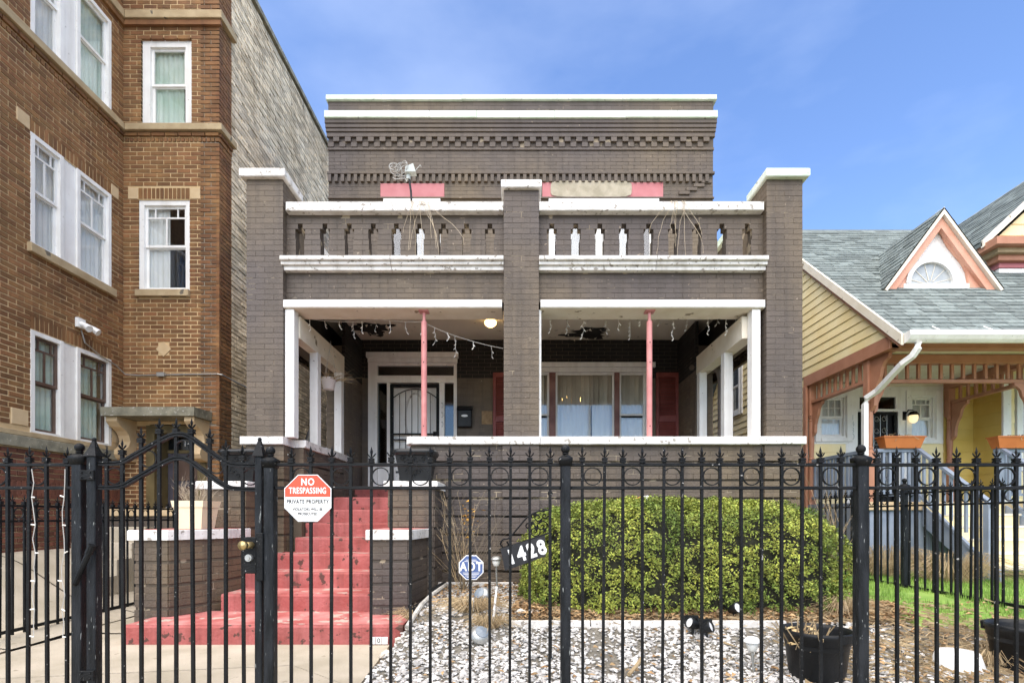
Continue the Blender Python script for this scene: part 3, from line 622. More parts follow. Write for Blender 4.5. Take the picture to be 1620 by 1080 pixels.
for o_ in W2:
    nn = 1 if o_[1]-o_[0] < 1.2 else 2; ww = (o_[1]-o_[0])/nn
    for k in range(nn): sash_window(house, T_front(DW), o_[0]+k*ww+.004, o_[0]+(k+1)*ww-.004, 4.75, 6.695, WHITE, WHITE, 'plain', .07, .09, (CURT_D, .0 if k else .35, 1 if nn == 1 else (.8 if k else 1)), GLASS, .5)
# ---- porch piers
def pier(x0, x1, y0, y1, z0, z1, faces='flr', m=None):
    q = MB(); q.box(x0+.0025, x1-.0025, y0+.0025, y1-.0025, z0, z1); q.build('pier', BRN_D, house)
    ln = .215 if x1-x0 > .44 else .2
    bricks(hs, T_front(y0), x0, x1, z0, z1, blen=(x1-x0)/2.001, proud=0, m=m)
    if 'r' in faces: bricks(hs, T_right(x1), y0, y1, z0, z1, phase=1, m=m, blen=(y1-y0)/2.001)
    if 'l' in faces: bricks(hs, T_left(x0), -y1, -y0, z0, z1, phase=1, m=m, blen=(y1-y0)/2.001)
pier(XL, -2.91, DF, DF+.45, ZC1+.002, 5.335); pier(3.085, 3.53, DF, DF+.45, ZC1+.002, 5.335)
pier(-.172, .262, DF, DF+.42, ZC1+.002, 5.205)
def cap(x0, x1, y0, y1, z0, z1, m=WHITE_C, name='pier_cap'):
    q = MB(); q.hull([(x0+.01,y0+.01,z0),(x1-.01,y0+.01,z0),(x1-.01,y1-.01,z0),(x0+.01,y1-.01,z0)], [(x0,y0,z0+.012),(x1,y0,z0+.012),(x1,y1,z0+.012),(x0,y1,z0+.012)], [(x0,y0,z1-.012),(x1,y0,z1-.012),(x1,y1,z1-.012),(x0,y1,z1-.012)], [(x0+.012,y0+.012,z1),(x1-.012,y0+.012,z1),(x1-.012,y1-.012,z1),(x0+.012,y1-.012,z1)])
    return q.build(name, m, house)
cap(XL-.06, -2.86, DF-.07, DF+.5, 5.337, 5.44); cap(3.05, 3.59, DF-.07, DF+.5, 5.337, 5.44, MINT); cap(-.205, .295, DF-.06, DF+.47, 5.207, 5.305)
# ---- balcony parapet with pierced brick slots
PY = DF+.10
slotsL = [X(p, PY) for p in (475, 514, 552.5, 590.5, 627, 664, 701.5, 738, 775)]; slotsR = [X(p, PY) for p in (873, 911, 949, 987, 1026, 1064.5, 1102.5, 1142, 1182)]
ZP0, ZP1 = 4.372, 4.95; cz = .0643
def slot_ops(xs):
    o_ = []
    for x in xs:
        o_ += [(x-.030, x+.030, ZP1-.04-2*cz, ZP1-.04-cz), (x-.062, x+.062, ZP1-.04-4*cz, ZP1-.04-2*cz), (x-.055, x+.050, ZP0+cz*.5, ZP1-.04-4*cz)]
    return o_
for x0, x1, sl_ in ((-2.91, -.172, slotsL), (.262, 3.085, slotsR)):
    ops = slot_ops(sl_); mb = MB(T_front(PY)); grid_wall(mb, x0, x1, ZP0, ZP1, ops, .0035, .13); mb.build('parapet_wall', BRN_D, house)
    bricks(hs, T_front(PY), x0, x1, ZP0, ZP1-.04-8*cz+8*cz+.0, ops, course=cz, depth=.012)
    mb = MB(T_front(PY)); mb.box(x0, x1, .0035, .30, 3.86, 4.36); mb.build('parapet_wall', BRN_D, house)
    bricks(hs, T_front(PY), x0, x1, 3.85, 4.215, course=.061)
cuts = {0: [-1.62], 1: [1.62]}
coping_row(4.955, 5.065, DF-.0, PY+.22, -2.88, -.175, [-1.51], WHITE_C); coping_row(4.955, 5.065, DF-.0, PY+.22, .265, 3.06, [1.95], WHITE_C)
for x0, x1, cut in ((-2.93, -.175, -1.57), (.265, 3.09, 1.72)):      # moulded sill band
    for a, b in ((x0, cut-.003), (cut+.003, x1)):
        q = MB(); q.box(a, b, DF+.02, PY-.001, 4.225, 4.275); q.cbox(a, b, DF-.02, PY-.001, 4.277, 4.318, .004); q.cbox(a, b, DF-.06, PY+.02, 4.32, 4.37, .006); q.build('sill_band', WHITE_C, house)
    q = MB(); q.cbox(x0+.02, x1-.02, DF+.0, DF+.11, 3.757, 3.848, .005); q.build('header_trim', WHITE, house)
    q = MB(); q.box(x0+.02, x1-.02, DF+.02, DF+.40, 3.75, 3.756); q.box(x0+.02, x1-.02, DF+.38, DF+.41, 3.757, 4.30); q.build('header_soffit', SOFF, house)
# return parapets along both sides of the balcony, then the porch side walls and beams
for s, (xo, xi) in ((-1, (XL, -3.1)), (1, (3.49, 3.13))):
    a, b = min(xo, xi), max(xo, xi)
    q = MB(); q.box(a+.01, b-.01, DF+.45, DW, 3.72, 5.3); q.build('side_parapet', SHADE_HOLE if False else BRN_D, house)
    q = MB(); q.box(b-.008, b+.002, DF+.46, DW, 3.73, 4.3) if s < 0 else q.box(a-.002, a+.008, DF+.46, DW, 3.73, 4.3); q.build('upper_wall_shade_face', SHADE_HOLE, house)  # near-black facing sheet carries the porch shade in its colour
    q = MB(); q.cbox(a-.05, b+.05, DF+.505, DW-.01, 5.30, 5.40, .008); q.build('coping_stone', WHITE_C if s < 0 else MINT, house)
    if s > 0: bricks(hs, T_right(XRT), DF+.45, DW, 2.2, 5.29, [(DF+.3, DW+.1, 2.1, 3.5)], vis=lambda *k: False)
    else: bricks(hs, T_left(XL), -DW, -DF-.45, 2.2, 5.29, [(-DW-.1, -DF-.3, 2.1, 3.5)], vis=lambda *k: False)
q = MB(); q.box(XL+.27, 3.12, DF+.42, DW, 4.302, 4.38); q.build('porch_ceiling', CEIL, house)
def beam(x0, x1): q = MB(); a, b = (max(x0, -2.905), x1) if x0 < 0 else (x0, 3.03); q.cbox(a, b, DF+.19, 8.62, 3.43, 3.715, .006); q.build('side_beam', SOFF, house); q = MB(); q.box(x0, a-.002, DF+.455, 8.6, 3.45, 3.71) if x0 < 0 else q.box(b+.002, x1, DF+.455, 8.6, 3.45, 3.71); q.build('beam_filler', BRN, house)
beam(-3.1, -2.775); beam(2.86, 3.13)
def post(x0, x1, y0, y1, z0=2.152, z1=3.43, m=WHITE): q = MB(); q.cbox(x0, x1, y0, y1, z0, z1, .006); q.build('porch_post', m, house)
post(-2.905, -2.79, DF+.04, DF+.18, 2.152, 3.749); post(.264, .295, DF+.06, DF+.2, 2.152, 3.749); post(2.925, 3.03, DF+.04, DF+.18, 2.152, 3.749); 
post(-2.875, -2.765, 7.42, 7.55); post(-2.885, -2.77, 8.44, 8.56); post(2.855, 2.975, 7.42, 7.55); post(2.855, 2.975, 8.44, 8.56)
# rear wing piers next to the main wall
for x0, x1, f in ((-3.06, -2.765, 'r'), (2.845, 3.12, 'l')):
    q = MB(); q.box(x0+.0035, x1-.0035, 8.6035, DW, 1.4, 3.9); q.build('pier', BRN_D, house)
    bricks(hs, T_front(8.6), x0, x1, 2.2, 3.43, blen=(x1-x0)/1.5)
    if f == 'r': bricks(hs, T_right(x1), 8.6, DW, 1.45, 3.5, phase=1); bricks(hs, T_right(x1), 8.6, DW, 3.5, 4.29, phase=1, m=SHADE_HOLE, vis=lambda *a: False)  # top courses of both wing piers get the painted porch shade
    else: bricks(hs, T_left(x0), -DW, -8.6, 1.45, 3.5, phase=1); bricks(hs, T_left(x0), -DW, -8.6, 3.5, 4.29, phase=1, m=SHADE_HOLE, vis=lambda *a: False)
# ---- low porch walls: bands of three courses with a deep groove between
BAND = .2265
def banded(T, x0, x1, z0, z1, vis=None, th=.3, top=None, mk=True):
    top = z1
    if mk: mb = MB(T); mb.box(x0+.012, x1-.012, .034, th, z0, z1); mb.build('wall_core', BRN_D, house)
    z = z1; k = 0
    bk = MB(T)
    while z > z0+.02:
        b = max(z0, z-BAND+.024); bk.box(x0+.006, x1-.006, .003, .036, b+.002, z-.002); bricks(hs, T, x0, x1, b, z, course=.0675, joint=.008, vis=vis, phase=k, depth=.06, proud=.002 if k % 2 else 0)
        z -= BAND; k += 1
    o_ = bk.build('mortar_joints', BRN_D, house); o_['kind'] = 'stuff'
hid = lambda l, r, a, b: not (l > -.02 and a < 1.15)
banded(T_front(DF+.03), -1.33, 3.50, .2, ZC0, hid); banded(T_front(DF-.01), -.19, .27, .2, ZC0, hid, .05, mk=False)
banded(T_front(DF+.0), XL-.01, -2.90, .2, ZC0); banded(T_front(DF-.005), 3.06, 3.515, .2, ZC0, None, .05, mk=False)
banded(T_left(-1.33), -DF-.32, -DF-.03, .9, ZC0); banded(T_right(3.50), DF+.03, 8.6, .2, ZC0, lambda *a: False)
banded(T_right(-2.775), DF+.30, 8.75, 1.2, ZC0, None, .02, mk=False); banded(T_right(-2.90), DF+.0, DF+.297, .2, ZC0, None, .02, mk=False); banded(T_left(XL), -8.6, -DF, .2, ZC0, lambda *a: False)
def capstones(y0, y1, x0, x1, cuts): coping_row(ZC0, ZC1, y0, y1, x0, x1, cuts, WHITE_C, 'wall_cap')
capstones(DF-.05, DF+.48, -1.37, 3.56, [.285, 2.98]); capstones(DF-.06, DF+.29, XL-.06, -2.88, [])
for a, b in ((-3.12, -2.74), (2.77, 3.2)):
    for y0, y1 in ((DF+.295 if a < 0 else DF+.485, 7.7), (7.705, 8.78)):
        q = MB(); q.hull([(a,y0,ZC0),(b,y0,ZC0),(b,y1,ZC0-.01),(a,y1,ZC0-.01)], [(a,y0,ZC1),(b,y0,ZC1),(b,y1,ZC1-.01),(a,y1,ZC1-.01)]); q.build('wall_cap', WHITE_C, house)
q = MB(); q.box(XL+.03, -2.80, DF+.303, 8.6, .1, ZC0-.005); q.build('wall_core', BRN_D, house)
q = MB(); q.box(2.80, 3.46, DF+.35, 8.6, .1, ZC0-.005); q.build('wall_core', BRN_D, house)
# ---- porch floor and stoop
PORCH_Z = 1.44
q = MB(); q.box(-2.79, 2.79, 7.98, DW, 1.30, PORCH_Z); q.box(-1.30, 2.79, DF+.34, 7.975, 1.30, PORCH_Z-.002); q.build('porch_floor', mat('grey_porch_floor', (.2, .18, .17), (.28, .25, .23), .7, 4, bump=.3), house)
q = MB(); q.cbox(-2.78, -.95, 9.12, DW, PORCH_Z+.001, 1.635, .012); q.build('step', RED, house)
RS = .18; YS = [4.86, 5.56, 6.02, 6.38, 6.72, 7.05, 7.36, 7.67, 8.0]
def step(x0, x1, y0, y1, z0, z1, wob=0):
    n = 14; e = .014; q = MB(); rings = []
    for i in range(n+1):
        x = x0+(x1-x0)*i/n; w1 = wob*noi(x*4, z1*9, 1)
        rings.append([(x, y0+.004+w1*.5, z0), (x, y0+w1, z1-e*1.6+w1*.3), (x, y0+e+w1, z1+w1*.3), (x, y1, z1), (x, y1, z0)])
    q.hull(*rings); o_ = q.build('step', RED, house)
    t = MB(); rings = []
    for i in range(n+1):
        x = x0+.004+(x1-x0-.008)*i/n; w1 = wob*noi(x*4, z1*9, 1); rings.append([(x, y0+e+.004+w1, z1+w1*.3+.0015), (x, y1-.002, z1+.0015)])
    for a, b in zip(rings, rings[1:]): t.poly([a[0], b[0], b[1], a[1]])
    t.build('tread', RED_L, o_)
step(-3.56, -1.04, YS[0], 5.6, -.05, RS, .012)
for k in range(1, 8):
    x0, x1 = (-3.07, -1.455) if YS[k] < DF else (-2.785, -1.335)
    step(x0, x1, YS[k], YS[k+1]+.02 if k < 7 else 8.2, RS*k-.06, RS*(k+1), .008)
q = MB(); q.box(-3.06,-1.46,5.65,DF,.0,.3); q.build('stoop_core', BRN_D, house)
# cheek walls either side, each with a low front block and a taller block behind
def cheek(poly, z0, z1, capz, edge=.05):
    core = MB(); core.prism([(x, y, z0) for x, y in poly], (0, 0, z1-z0)); core.build('wall_core', BRN_D, house)
    n = len(poly)
    for i in range(n):
        a, b = Vector((*poly[i], 0)), Vector((*poly[(i+1) % n], 0)); u = (b-a); L = u.length; u.normalize(); nn = Vector((u.y, -u.x, 0))
        if nn.y > .5: continue
        T = wallT(a+nn*.012, u, nn); banded(T, 0, L, z0, z1, None, .012, mk=False)
    cx = sum(p[0] for p in poly)/n; cy_ = sum(p[1] for p in poly)/n
    ex = []
    for i in range(n):
        p = Vector(poly[i]); a = (p-Vector(poly[i-1])).normalized(); b = (Vector(poly[(i+1) % n])-p).normalized()
        na, nb = Vector((a.y, -a.x)), Vector((b.y, -b.x)); m_ = (na+nb).normalized(); ex.append(tuple(p+m_*edge/max(.4, m_.dot(na))))
    return ex
def slabcap(ex, z0, z1, red=True):
    q = MB(); sh = [(x, y) for x, y in ex]; q.hull([(x, y, z0) for x, y in sh], [(x, y, z1-.008) for x, y in sh], [(x+(sum(p[0] for p in sh)/len(sh)-x)*.02, y+(sum(p[1] for p in sh)/len(sh)-y)*.02, z1) for x, y in sh]); o_ = q.build('cheek_wall_cap', WHITE_C, house)
    if red:
        cx = sum(p[0] for p in sh)/len(sh); cy_ = sum(p[1] for p in sh)/len(sh); q = MB(); q.poly([(x+(cx-x)*.05, y+(cy_-y)*.05, z1+.003) for x, y in sh]); q.build('painted_top', RED_L, o_)
e = cheek([(-3.74, 5.26), (-3.42, 5.26), (-3.12, 5.72), (-3.09, 6.06), (-3.74, 6.06)], .05, .93, .93); slabcap(e, .932, 1.03)
e = cheek([(-1.46, 5.38), (-1.10, 5.38), (-1.03, 6.06), (-1.46, 6.06)], .05, .93, .93); slabcap(e, .932, 1.03)
e = cheek([(-3.56, 6.07), (-3.08, 6.07), (-3.08, DF-.01), (-3.56, DF-.01)], .1, 1.47, 1.47); slabcap(e, 1.472, 1.56, False)
e = cheek([(-1.455, 6.07), (-.95, 6.07), (-.95, DF+.0), (-1.455, DF+.0)], .1, 1.47, 1.47); slabcap(e, 1.472, 1.56, False)
# foundation board under the porch wall
# ---- pink steel jack posts
for px_ in (670.5, 1028):
    x = X(px_, DF+.1); q = MB(); q.tube([(x, DF+.12, 2.151), (x, DF+.12, 3.62)], .036, 10); o_ = q.build('jack_post', PINK, house)
    q = MB(); q.tube([(x, DF+.12, 3.615), (x, DF+.12, 3.735)], .02, 8); q.box(x-.06, x+.06, DF+.06, DF+.18, 3.735, 3.749); q.build('screw_head', PINK, o_); q = MB(); q.box(x-.06, x+.06, DF+.06, DF+.18, 2.1515, 2.158); q.build('end_plate', PINK, o_)
    q = MB()
    for zz in (2.3, 3.1, 3.35): q.ball((x-.0, DF+.085, zz), .008, 6, 4)
    q.build('bolt_hole', BLACKP, o_)
# ---- entrance
TW = T_front(DW)
q = MB(TW)
fx = [X(p, DW) for p in (583, 592, 597, 612, 617, 695, 703, 718, 722)]; zt = lambda y: Z(y, DW)
q.cbox(fx[0]-.02, fx[8]+.04, -.10, .05, zt(567), zt(559), .006); q.cbox(fx[0], fx[8]+.02, -.06, .05, zt(574), zt(567)-.002, .005)
q.box(fx[0], fx[2]-.0, -.03, .12, 1.64, zt(574)-.002); q.box(fx[7], fx[8]+.01, -.03, .12, 1.64, zt(574)-.002)
q.box(fx[2], fx[7], .0, .12, zt(578), zt(574)-.002); q.box(fx[2], fx[7], -.01, .12, zt(605), zt(594)); q.box(fx[3], fx[4], .0, .12, 1.64, zt(605)-.002); q.box(fx[5], fx[6], .0, .12, 1.64, zt(605)-.002)
q.box(fx[2], fx[3], .03, .11, 1.64, zt(735)); q.box(fx[6], fx[7], .03, .11, 1.64, zt(735)); df = q.build('door_frame', WHITE, house)
q = MB(TW); q.box(fx[2], fx[7], .06, .065, zt(594), zt(578)); q.build('transom_pane', GLASS_D, df)
for a, b in ((2, 3), (6, 7)): q = MB(TW); q.box(fx[a], fx[b], .06, .065, zt(735), zt(605)-.002); q.build('sidelight_pane', GLASS_D, df)
q = MB(TW); q.box(fx[4]+.03, fx[5]-.03, .09, .13, 1.65, zt(609)); dr = q.build('front_door', WHITE, house)
q = MB(TW); cx = (fx[4]+fx[5])/2; zc = zt(660)
q.prism([(cx+.20*math.cos(a)*1, .089, zc+.46*math.sin(a)) for a in [2*PI*i/28 for i in range(28)]][::-1], (0, -.012, 0)); q.build('oval_frame', WHITE_C, dr)
q = MB(TW); q.prism([(cx+.16*math.cos(a)*1, .0765, zc+.42*math.sin(a)) for a in [2*PI*i/28 for i in range(28)]][::-1], (0, -.003, 0)); q.build('oval_pane', CURT, dr)
q = MB(TW); q.box(fx[4]+.08, fx[4]+.20, .086, .0895, zt(747.5), zt(744)); q.build('mail_slot', SIGN_K, dr)
q = MB(TW); a, b = fx[4], fx[5]; zb, zt_ = 1.66, zt(608)
q.box(a, a+.055, .0, .04, zb, zt_); q.box(b-.055, b, .0, .04, zb, zt_); q.box(a+.055, b-.055, .002, .038, zt_-.05, zt_); q.box(a+.055, b-.055, .002, .038, zb, zb+.06)
zm = zt(686); q.box(a+.055, b-.055, .004, .036, zm-.012, zm+.012); q.box(a+.055, b-.055, .004, .036, zm-.11, zm-.09); sg = q.build('security_door', IRON, house)
q = MB(TW)
for i in range(1, 7):
    x = a+.055+(b-a-.11)*i/7; q.tube([(x, .02, zm-.09 if i % 2 else zm), (x, .02, zt(620)+.10-1.05*(x-cx)**2-.06)], .006, 5); q.tube([(x, .02, zb+.06), (x, .02, zm-.11)], .006, 5)
q.tube([(x_, .02, zt(620)+.06-1.05*(x_-cx)**2) for x_ in np.linspace(a+.05, b-.05, 15)], .009, 5); q.build('grille_bar', IRON, sg)
q = MB(TW); q.box(b-.11, b-.045, -.012, .0, zm-.06, zm+.04); q.ball((b-.085, -.03, zm), .022, 8, 6); q.build('lock', IRON, sg)
lt = thing('house_numeral', (fx[5]+.03, DW-.01, 3.3), 'thin hooked metal numerals running down the door jamb beside the porch door', 'numerals')
for zz in (zt(641), zt(656), zt(671)):
    q = MB(); q.tube([(fx[5]+.05+.018*math.cos(a_), DW-.012, zz+.045*math.sin(a_)) for a_ in np.linspace(-2.2, 2.4, 9)], .005, 5); q.build('numeral', STEEL, lt)
# ---- parlour window, blinds and shutters
z0, z1 = 2.0, zt(588); wx = [X(p, DW) for p in (828, 833, 869, 879, 972, 980, 1021, 1030)]
q = MB(TW); q.cbox(wx[0]-.05, wx[7]+.06, -.09, .04, zt(582), zt(574.5), .006); q.cbox(wx[0], wx[7], -.05, .04, zt(589), zt(582)-.002, .005)
for a, b in ((0, 1), (6, 7)): q.box(wx[a], wx[b], -.02, .1, z0, zt(589)-.002)
q.box(wx[1], wx[6], -.04, .1, z0-.06, z0); wf = q.build('window', WHITE, house)
MUL = mat('pinkish_brown_mullion', (.16, .07, .06), (.24, .12, .10), .6, 6)
for a in (2, 4): q = MB(TW); q.box(wx[a], wx[a+1], -.015, .1, z0+.002, zt(589)-.003); q.build('mullion', MUL, wf)
def sash(x0, x1, z0, z1, d, s=.035): q = MB(TW); q.box(x0, x0+s, d, d+.03, z0, z1); q.box(x1-s, x1, d, d+.03, z0, z1); q.box(x0+s, x1-s, d+.002, d+.028, z1-s, z1); q.box(x0+s, x1-s, d+.002, d+.028, z0, z0+s); q.build('sash', WHITE, wf); p = MB(TW); p.box(x0+s-.003, x1-s+.003, d+.012, d+.016, z0+s-.003, z1-s+.003); p.build('pane', GLASS, wf)
sash(wx[3], wx[4], z0, zt(589)-.003, .02)
for a, b in ((1, 2), (5, 6)):
    zm = zt(655); sash(wx[a], wx[b], zm-.02, zt(589)-.003, .02); sash(wx[a], wx[b], z0, zm, .052)
    q = MB(TW); q.box(wx[a]+.04, wx[b]-.04, .045, .05, zm-.05, zm-.022); q.build('meeting_rail_painted_shadow', DARK, wf)  # solid dark strip paints the shadow under the upper sash
n = 26; sw_ = (wx[6]-wx[1])/n
for i in range(n):
    x = wx[1]+sw_*(i+.5); a = .62+random.uniform(-.16, .16); dx, dy = math.cos(a)*sw_*.56, math.sin(a)*sw_*.56; y = .17
    q = MB(TW); q.poly([(x-dx, y+dy, zt(639)+.01), (x+dx, y-dy, zt(639)+.01), (x+dx, y-dy, zt(586)), (x-dx, y+dy, zt(586))]); q.build('blind_slat', BLIND, wf)
q = MB(TW); fold_curtain(q, wx[1], X(936, DW), z0-.05, zt(638), .13, .008, .09); fold_curtain(q, X(938, DW), wx[6], z0-.05, zt(638), .135, .008, .1); q.build('curtain', CURT, wf)
def shutter(x0, x1, z0, z1):
    q = MB(TW); s = .055; q.cbox(x0, x0+s, -.05, -.012, z0, z1, .004); q.cbox(x1-s, x1, -.05, -.012, z0, z1, .004)
    zm = (z0+z1)/2+.06
    for a, b in ((z0, z0+.09), (zm-.05, zm+.05), (z1-.08, z1)): q.box(x0+s, x1-s, -.048, -.014, a, b)
    o_ = q.build('shutter', SHUT, house)
    me = None
    for a, b in ((z0+.09, zm-.05), (zm+.05, z1-.08)):
        n = round((b-a)/.042)
        for i in range(n):
            zc = a+(i+.5)*(b-a)/n; h = .017
            if me is None:
                k = MB(); w_ = (x1-x0)/2-s; k.prism([(-w_, -.012, -h-.004), (-w_, -.008, -h-.004), (-w_, .012, h), (-w_, .008, h)][::-1], (2*w_, 0, 0)); me = bpy.data.meshes.new('slat'); me.from_pydata(k.v, [], k.f); me.materials.append(SHUT)
            p = ORG[o_.name]; link('slat', me, None, o_, ((x0+x1)/2-p[0], DW-.031-p[1], zc-p[2]))
shutter(X(1037, DW), X(1073, DW), 1.95, zt(590)); shutter(X(780, DW), X(815, DW), 1.95, zt(590))
# ---- peeled plaster on the porch ceiling: ragged dark hollows with hanging flakes
def hollow(cx, cy_, rx, ry, seed):
    q = MB(); pts = []
    for i in range(36):
        a = -2*PI*i/36; r_ = .95+.75*noi(math.cos(a)*1.5+seed, math.sin(a)*1.5, seed)+.45*noi(math.cos(a)*4+seed, math.sin(a)*4, seed); pts.append((cx+rx*r_*math.cos(a), cy_+ry*r_*math.sin(a), 4.2985))
    q.poly(pts); o_ = q.build('ceiling_hole', SHADE_HOLE, house)
    f = MB()
    for i in range(22):
        a = random.uniform(0, 2*PI); r_ = random.uniform(.75, 1.1); x, y = cx+rx*r_*math.cos(a), cy_+ry*r_*math.sin(a); s = random.uniform(.02, .06); b = random.uniform(0, 6)
        f.poly([(x, y, 4.297), (x+s*math.cos(b), y+s*math.sin(b), 4.296-s*random.uniform(.1, .9)), (x+s*math.cos(b+1.2), y+s*math.sin(b+1.2), 4.296-s*random.uniform(0, .5))])
    f.build('paint_flake', CEIL, o_)['kind'] = 'stuff'
hollow(-2.4, 9.0, .36, .27, 1.3); hollow(1.22, 9.22, .44, .24, 4.1); hollow(2.0, 8.5, .16, .03, 7.7)
# rain pipe elbows at both rear corners of the porch
PIPE = mat('brown_painted_downpipe', (.085, .068, .055), (.13, .105, .09), .5, 5)
q = MB(); q.tube([(2.85,8.80,3.60),(2.9,8.62,3.55),(3.02,8.40,3.50),(3.13,8.36,3.42),(3.16,8.36,3.28),(3.16,8.36,.35)], .05, 8); q.build('downpipe', PIPE, house)
q = MB(); q.tube([(-2.74,8.82,3.40),(-2.82,8.66,3.36),(-2.95,8.58,3.33)], .05, 8); q.build('downpipe', PIPE, house)
finish_bricks(house, hs, BRN); bricks = _b2

# ------------------------------------------------------------------ yellow frame house on the right
yel = thing('yellow_frame_house', (8, 10, .3), 'yellow clapboard house with grey shingle roof, peaked dormer and terracotta porch trim', 'house')
XS, YH, YP = 5.32, 9.95, 8.25           # left side plane, front wall plane, porch post plane
EY, EZ, SL = 7.28, 3.62, .877           # eave line and roof slope
RY, RZ = 11.44, 7.27
PZ = 1.38                               # porch floor
TYF = T_front(YH); TYS = T_left(XS)
def zroof(y): return EZ+SL*(y-EY)
# sheathing
mb = MB(); mb.poly([(XS+.03,9.95,.2),(XS+.03,22,.2),(XS+.03,22,4.0),(XS+.03,2*RY-EY-.6,zroof(EY+.6)-.1),(XS+.03,RY,RZ-.15),(XS+.03,EY+.35,zroof(EY+.35)-.15),(XS+.03,EY+.35,3.6),(XS+.03,9.95,3.6)][::-1]); mb.build('side_wall', SOFF, yel)
mb = MB(TYF); grid_wall(mb, XS+.05, 8.44, .3, 3.75, [(X(1298, YH), X(1337, YH), Z(690, YH), Z(627, YH)), (X(1356, YH), X(1420, YH), PZ, Z(628, YH)), (X(1441, YH), X(1478, YH), Z(693, YH), Z(627, YH))], .03, .2); mb.build('front_wall', SOFF, yel)
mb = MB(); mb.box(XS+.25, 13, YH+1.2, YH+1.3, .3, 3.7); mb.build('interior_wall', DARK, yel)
nb = 0
def board(T, x0, x1, z0, z1, m=YEL, x0b=None, x1b=None, d=0.0):
    """one lapped board; upper ends may differ where the roof cuts it"""
    x0b = x0 if x0b is None else x0b; x1b = x1 if x1b is None else x1b
    q = MB(T); q.hull([(x0,d-.026,z0),(x1,d-.026,z0),(x1b,d-.010,z1),(x0b,d-.010,z1)], [(x0,d+.0,z0),(x1,d+.0,z0),(x1b,d+.0,z1),(x0b,d+.0,z1)]); return q.build('siding_board', m, yel)
EX = .145
z = 3.74                                # gable boards above the porch beam and wall boards below, on the side wall (x runs along -y)
SWIN = (-13.4, -12.75, 3.70, 4.95)
while z < RZ-.35:
    z1 = z+EX+.012
    fy = lambda zz: max(EY+.36, (zz+.10-EZ)/SL+EY)
    bk = lambda zz: min(22, 2*RY-fy(zz)) if zz > 3.9 else 20
    for c0, c1 in (((-bk(z), SWIN[0]), (SWIN[1], -fy(z))) if SWIN[2]-.05 < z+EX/2 < SWIN[3] and bk(z) > 13.5 else (((-bk(z), -fy(z)),))):
        up = -fy(z1) if c1 == -fy(z) else c1; lo_ = -bk(z1) if c0 == -bk(z) else c0
        board(TYS, c0, c1, z, z1, YEL, lo_, up)
    z += EX
z = .5
while z < 3.58:
    if SWIN[2]-.05 < z+EX/2 < SWIN[3]: board(TYS, -20, SWIN[0], z, z+EX+.012); board(TYS, SWIN[1], -YH, z, z+EX+.012)
    else: board(TYS, -20, -YH, z, z+EX+.012)
    z += EX
sash_window(yel, TYS, *SWIN, WHITE, WHITE, 'plain', .07, -.03, None, GLASS_D)
q = MB(TYS); q.box(SWIN[0]-.1, SWIN[0], -.05, .0, SWIN[2]-.1, SWIN[3]+.1); q.box(SWIN[1], SWIN[1]+.1, -.05, 0, SWIN[2]-.1, SWIN[3]+.1); q.box(SWIN[0], SWIN[1], -.048, 0, SWIN[3]+.001, SWIN[3]+.1); q.box(SWIN[0], SWIN[1], -.06, 0, SWIN[2]-.1, SWIN[2]-.001); q.build('window_casing', WHITE, yel)
q = MB(TYS); q.cbox(-YH-.0, -YH+.10, -.04, .0, .5, 3.56, .005); q.build('corner_board', ORG_P, yel)
# front wall: white panelled field with two windows and the door, yellow boards below and to the right
q = MB(TYF); wl = [X(p, YH) for p in (1286, 1298, 1337, 1347, 1356, 1420, 1430, 1441, 1478, 1491)]; zz = lambda y: Z(y, YH)
q.box(wl[0], wl[1], -.02, .029, zz(702), zz(612)); q.box(wl[1], wl[2], -.02, .029, zz(702), zz(690)); q.box(wl[1], wl[2], -.02, .029, zz(627), zz(612)); q.box(wl[2], wl[4], -.018, .029, PZ, zz(612)); q.box(wl[4], wl[5], -.018, .029, zz(628), zz(612))
q.box(wl[5], wl[7], -.018, .029, PZ, zz(612)); q.box(wl[7], wl[8], -.02, .029, zz(702), zz(693)); q.box(wl[7], wl[8], -.02, .029, zz(627), zz(612)); q.box(wl[8], wl[9], -.02, .029, zz(702), zz(612)); q.build('white_panelling', WHITE, yel)
q = MB(TYF); q.box(XS+.12, 8.44, -.03, .029, zz(612)+.002, 3.62); q.build('frieze_panel', SOFF, yel)
for a, b, t in ((1, 2, zz(690)), (7, 8, zz(693))):
    q = MB(TYF); q.cbox(wl[a]-.11, wl[a]-.01, -.045, -.019, t-.10, zz(618), .004); q.cbox(wl[b]+.01, wl[b]+.11, -.045, -.019, t-.10, zz(618), .004); q.box(wl[a]-.01, wl[b]+.01, -.043, -.019, zz(626), zz(618)); q.box(wl[a]-.01, wl[b]+.01, -.055, -.019, t-.10, t-.03); q.build('window_casing', WHITE, yel)
    sash_window(yel, TYF, wl[a], wl[b], t, zz(627), WHITE, WHITE, 'six' if a == 1 else 'prairie', .02, .03, (CURT, 0, 1), GLASS, .50)
for zb in np.arange(PZ+.02, zz(703), .19):
    board(TYF, XS+.11, wl[2], zb, zb+.2, YEL); board(TYF, wl[7]-.03, wl[9], zb, zb+.2, YEL)
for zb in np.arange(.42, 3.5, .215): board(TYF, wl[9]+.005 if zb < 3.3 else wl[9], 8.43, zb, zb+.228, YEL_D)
for zb in np.arange(PZ, zz(705), .19): pass
q = MB(TYF); q.box(wl[4], wl[5], .06, .11, PZ, zz(651)); dr = q.build('door', DARK, yel)
q = MB(TYF); q.box(wl[4], wl[5], -.02, .05, zz(651), zz(647)); q.box(wl[4], wl[4]+.04, -.01, .05, zz(647), zz(628)); q.box(wl[5]-.04, wl[5], -.01, .05, zz(647), zz(628)); q.build('transom_frame', WHITE, yel)
